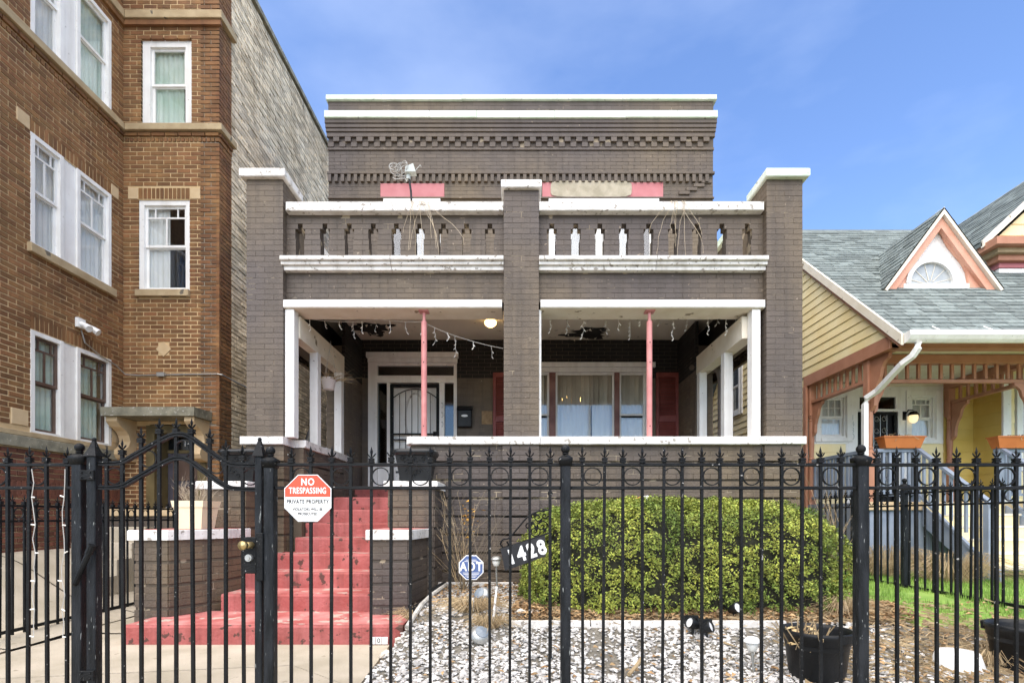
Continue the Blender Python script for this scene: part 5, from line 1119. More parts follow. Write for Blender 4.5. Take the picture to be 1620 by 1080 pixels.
# gate with arched double rail
gt = thing('iron_gate', ((XPA+XPB)/2, FY, 0), 'black iron gate with arched top rails and a brass lock, leading to the red steps', 'gate')
XG0, XG1 = X(149, FY), X(411, FY)
def stile(x, s, spire):
    q = MB(); q.cbox(x-s, x+s, FY-s, FY+s, .04, Z(722, FY), .004); o_ = q.build('stile', IRON_P, gt)
    q = MB(); z = Z(722, FY); q.hull([(x-s-.012,FY-s-.012,z),(x+s+.012,FY-s-.012,z),(x+s+.012,FY+s+.012,z),(x-s-.012,FY+s+.012,z)], [(x-.02,FY-.02,z+.05),(x+.02,FY-.02,z+.05),(x+.02,FY+.02,z+.05),(x-.02,FY+.02,z+.05)], [(x-.007,FY-.007,z+.10),(x+.007,FY-.007,z+.10),(x+.007,FY+.007,z+.10),(x-.007,FY+.007,z+.10)]); q.ball((x, FY, z+.105), .013, 8, 6); q.build('spire_cap', IRON, o_)
stile(XG0, .028, 0); stile(XG1, .022, 1)
def spl(ps, n=6):
    P_ = [Vector((*p, 0)) for p in ps]; P_ = [P_[0]*2-P_[1]]+P_+[P_[-1]*2-P_[-2]]; o_ = []
    for i in range(1, len(P_)-2):
        for k in range(n):
            t = k/n; a, b, c, d = P_[i-1:i+3]; v = .5*((2*b)+(c-a)*t+(2*a-5*b+4*c-d)*t*t+(3*b-a-3*c+d)*t**3); o_.append((v.x, v.y))
    o_.append(ps[-1]); return o_
UP = spl([(157,733),(190,731.5),(215,719),(245,702),(268,690),(284,686.5),(299,690),(322,706),(345,723),(361,732),(375,735),(408,736)])
LO = spl([(157,771),(190,769.5),(215,757),(245,740),(268,728),(284,724.5),(299,728),(322,744),(345,761),(361,770),(375,772.5),(408,774)])
for ps in (UP, LO):
    pts = [(X(a, FY), Z(b, FY)) for a, b in ps]; rings = []
    for i, (x, z) in enumerate(pts):
        a, b = Vector(pts[max(0, i-1)]), Vector(pts[min(len(pts)-1, i+1)]); t = (b-a).normalized(); n = Vector((-t.y, t.x)); h, d = .014, .014
        rings.append([(x-n.x*h, FY-d, z-n.y*h), (x-n.x*.003, FY-d, z-n.y*.003), (x, FY-d+.005, z), (x+n.x*.003, FY-d, z+n.y*.003), (x+n.x*h, FY-d, z+n.y*h), (x+n.x*h, FY+d, z+n.y*h), (x-n.x*h, FY+d, z-n.y*h)])
    q = MB(); q.hull(*rings); q.build('arched_rail', IRON, gt)
for px_, tip in ((170, 707), (196, 694), (224, 675), (251.5, 661), (279, 660), (306, 661), (331, 676), (357.5, 695), (386, 703)): picket(gt, X(px_, FY), FY, .085, Z(tip, FY), .009)
rail(gt, XG0+.028, XG1-.022, .10, h=.014)
for px_, py in ((181.5, 752.5), (235, 725.5), (290.5, 709), (343, 736), (396, 754)): ring(gt, X(px_, FY), FY, Z(py, FY), .050)
for z in (Z(752, FY), Z(1065, FY)):                     # hinges
    q = MB(); q.cbox(XG0-.055, XG0-.032 if False else XG0+.03, FY-.046, FY-.031, z-.03, z+.03, .003)
    for dx in (-.04, .012):
        for dz in (-.016, .016): q.ball((XG0+dx, FY-.048, z+dz), .006, 6, 4)
    q.build('hinge', IRON, gt)
q = MB(); x0, z0, x1, z1 = X(119, FY-.06), Z(922, FY-.06), X(144, FY-.06), Z(866, FY-.06); q.tube([(x0, FY-.06, z0), (x1, FY-.06, z1)], .017, 10); q.ball((x0, FY-.06, z0), .018, 8, 6); gc = q.build('gate_closer', IRON, gt)
q = MB(); q.tube([(x1-.015, FY-.06, z1-.035), (x1+.008, FY-.06, z1+.018)], .022, 10); q.box(x1-.02, x1+.02, FY-.06, FY-.029, z1-.01, z1+.012); q.build('closer_bracket', IRON, gc)
zl = Z(877, FY); q = MB(); q.cbox(X(389, FY), X(410, FY), FY-.035, FY+.03, Z(906, FY), Z(849, FY), .004); q.cbox(X(410.5, FY), X(421, FY), FY-.046, FY-.032, Z(917, FY), Z(842, FY), .004); lk = q.build('lock_box', IRON, gt)
q = MB(); q.tube([(X(403, FY), FY-.035, Z(861, FY)), (X(401, FY), FY-.06, Z(861, FY)), (X(399, FY), FY-.085, Z(861, FY))], .020, 12); q.tube([(X(399, FY), FY-.085, Z(861, FY)), (X(397, FY), FY-.115, Z(861, FY))], .024, 12, r2=.027); q.build('door_knob', BRASS, lk, True)
q = MB(); q.tube([(X(400, FY), FY-.035, Z(881, FY)), (X(399.5, FY), FY-.055, Z(881, FY))], .022, 12); q.tube([(X(399.5, FY), FY-.055, Z(881, FY)), (X(399.4, FY), FY-.062, Z(881, FY))], .012, 10); q.build('lock_cylinder', STEEL, lk)
# side fences running back along both edges of the yard
def side_fence(t, x, y0, y1, z0, z1, pitch=.121, posts=()):
    q = MB()
    for z, h in ((z0+.04, .014), (z1-.10, .010), (z1-.24, .010)):
        q = MB(); q.box(x-.013, x+.013, y0, y1, z-h, z+h); q.build('rail', IRON, t)
    n = int((y1-y0)/pitch); ys = [y0+pitch*(i+.5) for i in range(n)]
    for y in ys: picket(t, x, y, z0, z1+.01, .0085, FIN_S)
    for i in range(0, n-1, 2): ring(t, x, (ys[i]+ys[i+1])/2, z1-.17, .05, 'y')
    for y in posts: fpost(t, x, y, z0-.15, z1-.0, .028)
f3 = thing('iron_fence', (-4.6, 5.5, 0), 'black iron side fence along the concrete gangway beside the brick apartment house', 'fence')
side_fence(f3, -4.62, 3.4, 7.7, .08, 1.36, posts=(7.75,))
f4 = thing('iron_fence', (4.55, 5.5, 0), 'black iron side fence along the lawn between the hedge yard and the yellow house', 'fence')
side_fence(f4, 4.55, 3.4, 8.0, .31, 1.53, posts=(6.32,))
for px_, lab in ((57, 'loose pale wire of an old light string hanging from a ring on the left fence'), (104, 'loose pale wire of an old light string along the picket beside the hinge post')):
    random.seed(px_); t = thing('light_string', (X(px_, FY), FY-.02, .5), lab, 'string lights'); y = FY-.018; q = MB(); pts = [(X(px_+random.uniform(-3, 3), FY), y, Z(742+i*22, FY)) for i in range(13)]; q.tube(pts, .003, 4); q.build('wire', WIRE, t); q = MB()
    for a in pts[2::2]: q.tube([a, (a[0]+random.choice((-1, 1))*.022, a[1]-.004, a[2]+random.uniform(-.012, .012))], .004, 4)
    q.build('bulb_clips', BULB_D, t)['kind'] = 'stuff'
random.seed(21)
# no trespassing plate hung on the fence
ns_ = thing('warning_sign', (X(486, FY-.04), FY-.03, Z(788, FY)), 'red and white octagonal no trespassing sign hung on the iron fence', 'sign')
sx, sz, R8 = X(486.5, FY-.03), Z(787.5, FY-.03), .1545
def octo(r, y, c=(sx, sz)): return [(c[0]+r*math.cos(PI/8+k*PI/4), y, c[1]+r*math.sin(PI/8+k*PI/4)) for k in range(8)]
q = MB(); q.prism(octo(R8, FY-.026), (0, .004, 0)); q.build('plate', SIGN_W, ns_)
q = MB(); a = R8*.955; k_ = a*math.cos(PI/8); s8 = a*math.sin(PI/8)
q.poly([(sx-k_, FY-.0275, sz+.008), (sx+k_, FY-.0275, sz+.008), (sx+k_, FY-.0275, sz+s8), (sx+s8, FY-.0275, sz+k_), (sx-s8, FY-.0275, sz+k_), (sx-k_, FY-.0275, sz+s8)]); q.build('red_field', SIGN_R, ns_)
st_ = lambda dz: faceT((sx, FY-.0285, sz+dz))
text('NO', st_(.097), .058, SIGN_W, ns_, sx=.85, bold=.0012); text('TRESPASSING', st_(.044), .052, SIGN_W, ns_, sx=.66, bold=.0009)
text('PRIVATE PROPERTY', st_(-.022), .034, SIGN_K, ns_, sx=.78, bold=.0006); text('VIOLATORS WILL BE', st_(-.068), .024, SIGN_K, ns_, sx=.75, bold=.0004); text('PROSECUTED', st_(-.096), .024, SIGN_K, ns_, sx=.75, bold=.0004)
q = MB(); q.tube([(sx, FY-.029, sz+R8*.88), (sx, FY-.0, sz+R8*.93), (sx, FY+.016, sz+R8*.93)], .0025, 5); q.build('wire_tie', STEEL, ns_)
q = MB(); b_ = octo(R8*.962, FY-.0272)
for k in range(8): q.tube([b_[k], b_[(k+1) % 8]], .0011, 4)
q.build('border_line', SIGN_K, ns_)

# ------------------------------------------------------------------ garden
hd = thing('hedge', ((HX0+HX1)/2, (HY0+HY1)/2, .3), 'broad rounded green clipped hedge growing in front of the porch wall', 'hedge')
hcx, hcy, hcz = (HX0+HX1)/2+.05, (HY0+HY1)/2, .27
HP = 4.6
def hpt(u, s=1.0):
    """point on the rounded hedge body in direction u, and the outward normal there"""
    rr = (abs(u[0])**HP+abs(u[1])**HP+abs(u[2])**HP)**(-1/HP); x, y, z = u[0]*rr, u[1]*rr, u[2]*rr
    b = 1+.05*noi(x*3+1, y*3, z*3)+.05*noi(x*9, y*6, z*6); hx = 1.56
    p = Vector((hcx+x*hx*b*s, hcy+y*.76*b*s-.12*max(0, -y)*s, max(.2, hcz+z*(1.04-.20*max(0, x-.55)-.06*max(0, -x-.5))*b*s)))
    n = Vector((math.copysign(abs(x)**(HP-1), x)/hx, math.copysign(abs(y)**(HP-1), y)/.76, abs(z)**(HP-1)/1.04)).normalized(); return p, n
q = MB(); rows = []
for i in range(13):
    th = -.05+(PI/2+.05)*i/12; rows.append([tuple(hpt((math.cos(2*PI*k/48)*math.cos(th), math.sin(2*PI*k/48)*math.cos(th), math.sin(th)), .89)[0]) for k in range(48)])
q.hull(*rows); q.build('shade_core', CORE_SHADE, hd)  # solid dark hull behind the leaves, coloured as the inner shade
mb = MB(); NL = 150000
dv = rng.normal(size=(NL, 3)); dv /= np.linalg.norm(dv, axis=1)[:, None]; dv[:, 2] = np.abs(dv[:, 2]); uu = rng.random((NL, 8))
for i in range(NL):
    if dv[i, 1] > .62 and dv[i, 2] < .55: continue
    p, n = hpt(dv[i], 1-.11*uu[i, 0]**2.0+.025*uu[i, 7]**3)
    gap = noi(p.x*8, p.y*8, p.z*9)+.5*noi(p.x*19, p.y*19, p.z*19)
    if gap > (-.02 if n.z < .55 else .22)+.3*max(0, p.z-.6) and uu[i, 5] < .94: continue
    n = (n*.6+Vector((uu[i, 1]-.5, uu[i, 2]-.5, uu[i, 3]-.2))*1.5).normalized()
    t = n.cross(Vector((uu[i, 4]-.5, uu[i, 5]-.5, uu[i, 6]-.5))).normalized(); b = n.cross(t); s = .0068+.0075*uu[i, 7]
    k = len(mb.v); f = n*s*.35
    mb.v += [tuple(p-t*s*1.25), tuple(p-b*s*.62+f), tuple(p+t*s*1.35), tuple(p+b*s*.62+f)]
    mb.f += [(k, k+1, k+2), (k, k+2, k+3)]
o = mb.build('foliage', LEAF, hd)
q = MB()
for i in range(60):         # stray shoots standing out of the clipped top
    u_ = Vector((random.uniform(-1, 1), random.uniform(-.7, .5), random.uniform(.35, 1))).normalized(); p, n = hpt(u_, .97); q.tube([tuple(p), tuple(p+n*random.uniform(.05, .11)+Vector((random.uniform(-.03, .03), 0, .02)))], .003, 3, r2=.001)
for i in range(46):
    x, y = random.uniform(HX0+.2, HX1-.2), random.uniform(HY0+.1, HY0+.6); q.tube([(x, y, gz(x, y)), (x+random.uniform(-.1, .1), y+random.uniform(-.08, .08), .5), (x+random.uniform(-.25, .25), y+random.uniform(-.15, .1), .85)], .008, 4, r2=.003)
q.build('stem', BARK, hd)['kind'] = 'stuff'
def twig(mb, p, d, l, r, depth, spread=.6, droop=0):
    pts = [tuple(p)]; q_ = Vector(p); v = Vector(d).normalized()
    for i in range(3):
        v = (v+Vector((random.uniform(-.25, .25), random.uniform(-.25, .25), random.uniform(-.15, .15)-droop))*.7).normalized(); q_ = q_+v*l/3; pts.append(tuple(q_))
    mb.tube(pts, r, 3, r2=r*.45)
    if depth > 0:
        for i in range(random.choice((2, 3))):
            s_ = Vector(pts[random.choice((1, 2, 3))]); w_ = (v+Vector((random.uniform(-1, 1), random.uniform(-1, 1), random.uniform(-.4, .8)))*spread).normalized(); twig(mb, s_, w_, l*random.uniform(.45, .75), r*.55, depth-1, spread, droop)
    return pts[-1]
def bush(name, x, y, n, h, rad, lab, m=BARK, fine=DRYW, lv=None, depth=2):
    z = gz(x, y); t = thing(name, (x, y, z), lab, 'shrub')
    a = MB(); b = MB(); tips = []
    for i in range(n):
        an = random.uniform(0, 2*PI); d = Vector((math.cos(an)*rad, math.sin(an)*rad*.5, h)); tips.append(twig(a if i % 2 else b, (x+random.uniform(-.06, .06), y+random.uniform(-.04, .04), z-.02), d, h*random.uniform(.5, .8), .0045, depth, .7))
    a.build('stem', m, t); b.build('twig', fine, t)
    if lv: leaves('dead_leaf', [(x+lv[0]+random.gauss(0, .05), y-.05+random.gauss(0, .03), z+lv[1]+random.gauss(0, .08)) for _ in range(40)], .026, mat('yellow_dead_leaves', (.5, .25, .03), (.6, .34, .06), .8, 9), parent=t)
    return t
bush('dry_shrub', X(733, 6.0), 6.0, 24, 1.0, .38, 'dry shrub with a few yellow leaves against the brick wall left of the hedge', lv=(.06, .82))
bush('dry_shrub', X(1308, 6.6), 6.6, 22, 1.15, .3, 'leafless pale shrub right of the hedge, by the corner of the brown house')
def clump(x, y, n, h, lab, r=.12):
    z = gz(x, y); t = thing('grass_clump', (x, y, z), lab, 'plant'); q = MB()
    for i in range(n):
        an = random.uniform(0, 2*PI); d = random.uniform(.3, 1)*r; hh = h*random.uniform(.4, 1); x0, y0 = x+math.cos(an)*d*.5, y+math.sin(an)*d*.5
        q.tube([(x0, y0, z), (x0+math.cos(an)*d*.5, y0+math.sin(an)*d*.5, z+hh*.8), (x0+math.cos(an)*d*1.5, y0+math.sin(an)*d*1.5, z+hh*random.uniform(.1, .7))], .0032, 3, r2=.0012)
    o_ = q.build('blade', DRYW, t); o_['kind'] = 'stuff'; return t
clump(X(748, 4.95), 4.95, 300, .16, 'flattened clump of dry straw on the gravel between the two silver dome lights', .24)
clump(X(775, 4.7), 4.62, 190, .15, 'small dry straw clump at the left end of the white edging board', .17)
clump(X(640, 4.5), 4.95, 120, .13, 'dry straw tuft on the gravel against the red bottom step', .16)
clump(X(1330, 4.9), 4.9, 200, .2, 'dry straw tuft behind the black tub and the corner post', .2)
clump(X(1560, 4.1), 4.05, 240, .18, 'dry straw tuft beside the white basin at the far right', .2)
clump(X(1500, 6.9), 6.9, 420, .5, 'dead weeds in front of the grey blue stair skirting', .5); clump(X(1405, 7.6), 7.6, 420, .55, 'dead weeds in front of the grey porch boards beside the downspout', .4)
# edging boards, plastic edging roll
eb = thing('edging_board', (1.1, 4.63, .2), 'long white painted edging board lying on the gravel in front of the hedge', 'edging')
q = MB(); xa = X(806, 4.63)
for (a, b) in ((xa, .62), (.63, 2.30)):
    q = MB(); q.hull(*[[(x, 4.60+.012*noi(x, 3), gz(x, 4.62)-.02), (x, 4.60+.012*noi(x, 3), gz(x, 4.62)+.052), (x, 4.645+.012*noi(x, 3), gz(x, 4.62)+.054), (x, 4.645+.012*noi(x, 3), gz(x, 4.62)-.02)] for x in np.linspace(a, b, 8)]); q.build('board', WHITE_C, eb)
tag(MB().cbox(-.98, -.06, 6.34, 6.39, .26, .385, .005).build('edging_board', WHITE_C), 'white painted board standing at the foot of the banded brick wall behind the dry shrub', 'edging')
q = MB(); pth = [(X(p, D), D, gz(X(p, D), D)+.05+.02*math.sin(i*1.9)) for i, (p, D) in enumerate(((703, 6.3), (690, 6.0), (677, 5.6), (666, 5.3), (655, 5.05)))]; q.tube(pth, .035, 8, r2=.05); he = q.build('edging_roll', BLACKP); tag(he, 'black plastic lawn edging lying along the right cheek wall of the steps', 'edging')
q = MB(); q.tube([(X(p, D), D-.03, gz(X(p, D), D)+.06) for p, D in ((706, 6.2), (694, 5.75), (682, 5.35), (668, 5.0), (655, 4.75), (645, 4.6))], .022, 7); tag(q.build('fabric_strip', mat('dirty_white_fabric', (.34, .32, .28), (.55, .53, .48), .9, 14, bump=.8)), 'crumpled dirty white strip along the gravel edge beside the cheek wall', 'fabric')
# stones
def boulder(x, y, s, lab):
    o_ = rocks('stone', [(x, y, gz(x, y)+s*.3)], np.array([s]), mat('pale_field_stone', (.5, .44, .36), (.64, .58, .5), .85, 6, bump=.5), .7, None, None); tag(o_, lab, 'stone', 'loose stones in the yard')
boulder(X(845, 5.0), 4.86, .065, 'pale rounded stone at the left foot of the hedge'); boulder(X(822, 5.0), 4.84, .07, 'flat pale stone left of the rounded stone by the hedge foot'); boulder(X(628, 4.5), 4.6, .05, 'tan stone beside the right end of the bottom red step'); boulder(X(605, 4.3), 4.4, .06, 'tan stone on the gravel edge in front of the bottom red step')
boulder(X(795, 4.7), 4.7, .05, 'small whitish stone at the end of the edging board')
nt2 = thing('number_tile', (X(598, 4.85), 4.85, .02), 'small white tiles with a 0 at the foot of the bottom red step', 'tile')
for k in range(3):
    q = MB(); xa = X(585, 4.85)+k*.056; q.cbox(xa+.002, xa+.053, 4.838, 4.846, .012, .078, .003); q.build('tile', WHITEP, nt2)
text('0', faceT((X(585, 4.85)+.0835, 4.8365, .045)), .06, SIGN_K, nt2, 'lettering')
# address board on a wrought iron post
ad = thing('address_sign', (X(872, 4.1), 4.1, .0), 'black house number board 1428 tilted under a scrolled iron bracket on a post', 'sign')
YA = 4.1; xp = X(871, YA)
q = MB(); q.tube([(xp, YA, Z(1040, YA)), (xp-.005, YA, Z(783, YA))], .015, 4, rot=PI/4); q.ball((xp-.004, YA, Z(780, YA)), .02, 8, 6); q.build('post', IRON, ad)
pl = [(792, 868), (862, 846), (863, 879), (799, 902)]
T_ = lambda a, b, y=YA-.02: (X(a, YA), y, Z(b, YA))
q = MB(); q.prism([T_(*p) for p in pl][::-1], (0, .02, 0)); q.build('board', BLACKM, ad)
u_ = Vector(T_(862, 846))-Vector(T_(792, 868)); ua = u_.normalized()
Tn = faceT(T_(833, 873.5, YA-.0215), ua, (0, -1, 0)); text('1428', Tn, .15, SIGN_W, ad, 'lettering', .84, .006)
q = MB(); q.tube([T_(790, 869, YA), T_(868, 843, YA)], .008, 6); q.build('bracket_bar', IRON, ad)
q = MB()
q.tube([T_(a, b, YA) for a, b in spl([(868, 806), (850, 809), (834, 818), (820, 834), (806, 850), (796, 853), (792, 860), (797, 866), (804, 862), (802, 856)], 5)], .0065, 5); q.build('scroll', IRON, ad)
for cx_, cy_, r0, tw in ((846, 840, 9, 1), (857, 832, 10, -1), (851, 818, 7, 1), (836, 832, 6, -1), (862, 815, 5, 1)):
    q = MB(); q.tube([T_(cx_+r0*(1-k/22)*math.cos(tw*k*.42), cy_+r0*(1-k/22)*math.sin(tw*k*.42), YA) for k in range(20)], .005, 4); q.build('vine_scroll', IRON, ad)
for cx_, cy_, an in ((842, 827, .4), (855, 824, 2.0), (848, 834, 4.0), (862, 838, 5.2), (838, 838, 1.0), (860, 807, 2.7), (845, 813, .2)):
    q = MB(); L_ = 5.5; c, s_ = math.cos(an), math.sin(an); q.prism([T_(cx_-L_*c, cy_-L_*s_, YA-.003), T_(cx_-3*s_, cy_+3*c, YA-.003), T_(cx_+L_*c, cy_+L_*s_, YA-.003), T_(cx_+3*s_, cy_-3*c, YA-.003)], (0, .006, 0)); q.build('iron_leaf', IRON, ad)
# blue security plate on a stake
YS_ = 5.55; ss = thing('security_sign', (X(745, YS_), YS_, gz(-.5, YS_)), 'small blue octagonal alarm company sign on a stake in front of the dry shrub', 'sign')
c_ = (X(745.5, YS_), Z(897, YS_)); r_ = 21*YS_/F
q = MB(); q.prism(octo(r_, YS_-.01, c_), (0, .008, 0)); q.build('plate', SIGN_W, ss)
q = MB(); q.poly(octo(r_*.93, YS_-.012, c_)); q.build('blue_field', SIGN_B, ss)
text('ADT', faceT((c_[0], YS_-.0135, c_[1]+.005)), .125, SIGN_W, ss, 'lettering', .82, .004)
q = MB()
for dz, w_ in ((.078, .055), (.063, .07), (-.055, .085), (-.07, .078), (-.085, .06), (-.10, .045)): q.box(c_[0]-w_, c_[0]+w_, YS_-.0135, YS_-.0125, c_[1]+dz-.0025, c_[1]+dz+.0025)
q.build('printed_line', SIGN_W, ss)['kind'] = 'stuff'
q = MB(); q.tube([(c_[0], YS_, .25), (c_[0], YS_, c_[1]+r_*.8)], .008, 6); q.build('stake', STEEL, ss)
# solar garden lights
def dome(x, y, lab, tilt, az):
    t = thing('garden_light', (x, y, gz(x, y)), lab, 'garden light', 'silver dome garden lights'); M = Matrix.Translation((x, y, gz(x, y)+.07)) @ Matrix.Rotation(az, 4, 'Z') @ Matrix.Rotation(tilt, 4, 'X')
    q = MB(M); q.lathe([(.001, .055), (.035, .052), (.07, .03), (.088, 0), (.09, -.008), (.082, -.008)], (0, 0, 0), 18); q.build('dome', STEEL, t, True)
    q = MB(M); q.lathe([(.056, .0445), (.054, .048), (.001, .0595)], (0, 0, 0), 14); q.build('solar_panel', mat('grey_solar_panel', (.14, .17, .20), (.2, .23, .26), .25, 9), t); q = MB(M); q.lathe([(.06, -.005), (.055, -.06), (.03, -.075)], (0, 0, 0), 14); q.build('lens', WHITEP, t, True)
    q = MB(M); q.tube([(0, 0, -.07), (.0, .0, -.3)], .008, 6); q.build('spike', STEEL, t)
dome(X(762, 5.3), 5.3, 'silver dome garden light tipped over on the gravel below the blue sign', 1.0, -.6)
dome(X(760, 4.36), 4.36, 'silver dome garden light lying on the gravel nearest the fence', .75, .5)
def pathlight(x, y, z0, z1, r, lab, m=WHITEP):
    t = thing('path_light', (x, y, z0), lab, 'garden light')
    q = MB(); q.lathe([(.001, .0), (r*.55, -.004), (r, -.03), (r, -.042), (r*.85, -.046)], (x, y, z1), 16); q.build('cap', m, t, True)
    q = MB(); q.lathe([(r*.8, -.045), (r*.5, -.10), (r*.4, -.11)], (x, y, z1), 12); q.build('lens', mat('frosted_lens', (.6, .6, .56), None, .3), t, True)
    q = MB(); q.tube([(x, y, z1-.10), (x+.012, y, z0-.05)], .010, 8); q.build('stake', STEEL, t)
pathlight(X(1190, 3.95), 3.95, gz(1.7, 3.95), Z(1006, 3.95), .062, 'white path light standing on the gravel between the hedge and the fence')
pathlight(X(785, 5.7), 5.7, .32, Z(879, 5.7), .06, 'small silver path light on a stake just below the address board', STEEL)
def spot(x, y, az, lab):
    t = thing('spot_light', (x, y, gz(x, y)), lab, 'garden light', 'black spot lights in the bed'); M = Matrix.Translation((x, y, gz(x, y)+.10)) @ Matrix.Rotation(az, 4, 'Z') @ Matrix.Rotation(1.2, 4, 'X')
    q = MB(M); q.lathe([(.02, -.06), (.035, -.05), (.048, .03), (.05, .045), (.044, .045), (.040, .03)], (0, 0, 0), 14); q.build('housing', BLACKP, t, True)
    q = MB(M); q.lathe([(.041, .032), (.001, .036)], (0, 0, 0), 12); q.build('lens', WHITEP, t)
    q = MB(); q.box(x-.06, x+.06, y+.04, y+.07, gz(x, y)+.09, gz(x, y)+.16); q.tube([(x, y, gz(x, y)+.09), (x, y, gz(x, y)-.05)], .012, 6); q.build('stake', BLACKP, t)
spot(X(1162, 4.75), 4.75, .5, 'black spot light with pale lens on the mulch at the foot of the hedge'); spot(X(1096, 4.48), 4.48, -1.2, 'black spot light facing away just in front of the edging board'); spot(X(1118, 4.42), 4.42, .9, 'black spot light tipped over right next to another on the gravel')
# black tubs
def tub(x, y, zt_, r, lab, sticks):
    t = thing('plastic_tub', (x, y, gz(x, y)), lab, 'tub', 'black plastic plant tubs'); z0 = gz(x, y); h = zt_-z0
    q = MB(); q.lathe([(.001, .0), (r*.78, .0), (r*.80, .02), (r*.93, h-.09), (r*.97, h-.088), (r*.98, h-.04), (r*1.02, h-.035), (r*1.03, h), (r*.99, h), (r*.95, h-.03), (r*.92, h-.12), (r*.9, h-.13), (.001, h-.13)], (x, y, z0), 40); q.build('pot', BLACKP, t, True)
    for a in (-1.1, 2.2):
        q = MB(); c, s_ = math.cos(a), math.sin(a); q.hull(*[[(x+(r*rr)*math.cos(a+b), y+(r*rr)*math.sin(a+b), z) for b in (-.3, -.15, 0, .15, .3)]+[(x+(r*(rr+.10))*math.cos(a+b), y+(r*(rr+.10))*math.sin(a+b), z) for b in (.22, .1, 0, -.1, -.22)] for rr, z in ((.98, zt_-.06), (1.0, zt_-.005))]); q.build('grip', BLACKP, t)
    if sticks:
        q = MB()
        for i in range(70):
            a, d = random.uniform(0, 2*PI), r*.8*math.sqrt(random.random()); xx, yy = x-.08+math.cos(a)*d*.7, y+math.sin(a)*d; q.tube([(xx, yy, zt_-.13), (xx+random.uniform(-.12, .08), yy+random.uniform(-.1, .05), zt_+random.uniform(-.08, .07))], .004, 4)
        q.build('dry_stick', DRYW, t)['kind'] = 'stuff'
        leaves('dead_leaf', [(x-.1+random.gauss(0, .05), y+random.gauss(0, .06), zt_-.05+random.gauss(0, .02)) for _ in range(16)], .05, mat('tan_dead_leaves', (.5, .36, .16), (.6, .45, .25), .8, 9), parent=t)
tub(X(1292, 3.85), 3.85, Z(994, 3.85), .225, 'black plastic tub full of dry sticks behind the fence post', True)
tub(X(1622, 3.95), 3.95, Z(987, 3.95), .23, 'empty black plastic tub at the right edge of the yard', False)
bw = thing('plastic_basin', (X(1515, 4.0), 4.0, gz(3.3, 4)), 'white plastic basin upside down on the straw beyond the corner post', 'basin')
x, y, z0 = X(1515, 4.0), 4.0, gz(3.3, 4.0); q = MB(); q.lathe([(.165, 0), (.165, .02), (.135, .12), (.125, .128), (.001, .132)], (x, y, z0), 24); q.build('bowl', WHITEP, bw, True); q = MB(); q.lathe([(.163, .0), (.178, .002), (.178, .014), (.163, .016)], (x, y, z0), 24); q.build('rim', WHITEP, bw)
tag(MB().tube([(X(988, 3.9), 3.75, .06), (X(1003, 3.9), 3.85, .085), (X(1020, 3.9), 3.98, .12)], .014, 7).build('stick', DRYW), 'short tan stick lying on the gravel between two fence pickets', 'stick')
tag(MB().tube([(X(781, 4.8), 4.66, gz(0, 4.66)+.0), (X(783, 4.8), 4.74, gz(0, 4.7)+.14), (X(786, 4.8), 4.82, gz(0, 4.8)+.27)], .012, 7, r2=.009).build('stake', WHITE_C), 'leaning white wooden stake at the left end of the edging board', 'stake')
cp = thing('paper_cup', (X(1022, 6.5), 6.5, 1.3), 'red and white scrap of packaging lying on top of the hedge by the wall', 'litter')
q = MB(); q.tube([(X(1026, 6.45), 6.45, Z(787, 6.45)), (X(1019, 6.45), 6.46, Z(788, 6.45))], .03, 10); q.build('cup', WHITEP, cp); q = MB(); q.tube([(X(1018, 6.45), 6.46, Z(788, 6.45)), (X(1001, 6.45), 6.47, Z(791, 6.45))], .028, 8, r2=.02); q.build('red_part', SIGN_R, cp)

# ------------------------------------------------------------------ things on the stoop, porch and balcony
def urn(x, y, z, lab):
    t = thing('square_planter', (x, y, z), lab, 'planter', 'ornate black planters on the stoop walls'); h = .37
    sq = lambda s, zz: [(x-s, y-s, z+zz), (x+s, y-s, z+zz), (x+s, y+s, z+zz), (x-s, y+s, z+zz)]
    q = MB(); q.hull(sq(.155, 0), sq(.16, .02), sq(.205, h-.07)); q.build('body', BLACKP, t)
    q = MB(); rr = lambda s, zz: [(x+s*math.copysign(abs(math.cos(a))**.45, math.cos(a)), y+s*math.copysign(abs(math.sin(a))**.45, math.sin(a)), z+zz) for a in np.linspace(0, 2*PI, 33)[:-1]]
    q.hull(rr(.205, h-.075), rr(.235, h-.065), rr(.25, h-.035), rr(.24, h-.005), rr(.215, h), rr(.19, h-.01), rr(.18, h-.08)); q.build('rim', mat('black_gloss_plastic', (.010, .0105, .011), None, .3, spec=.35), t, True)
    q = MB()
    for cx_, cz_, r0, tw in ((-.07, .20, .05, 1), (.07, .20, .05, -1), (-.06, .12, .04, -1), (.06, .12, .04, 1), (0, .25, .035, 1), (0, .07, .03, -1), (-.12, .26, .03, 1), (.12, .26, .03, -1)):
        q.tube([(x+cx_+r0*(1-k/20)*math.cos(tw*k*.5), y-.165-.045*(cz_/.3)+.004, z+cz_+r0*(1-k/20)*math.sin(k*.5)) for k in range(17)], .007, 4)
    q.build('relief_scrolls', BLACKP, t)['kind'] = 'stuff'
    q = MB(); q.poly(sq(.185, h-.07)); q.build('potting_soil', SOIL, t)
urn(X(659, 6.3), 6.3, 1.562, 'ornate square black planter on the white capped wall right of the steps'); urn(X(389, 6.3), 6.3, 1.562, 'ornate square black planter behind the gate, on the wall left of the steps')
pt = thing('cream_pot', (X(309, 5.6), 5.62, 1.03), 'cream plastic pot of dead plants on the low wall left of the steps', 'pot')
x, y, z = X(309, 5.6), 5.62, 1.034; sq = lambda s, zz: [(x-s, y-s, z+zz), (x+s, y-s, z+zz), (x+s, y+s, z+zz), (x-s, y+s, z+zz)]
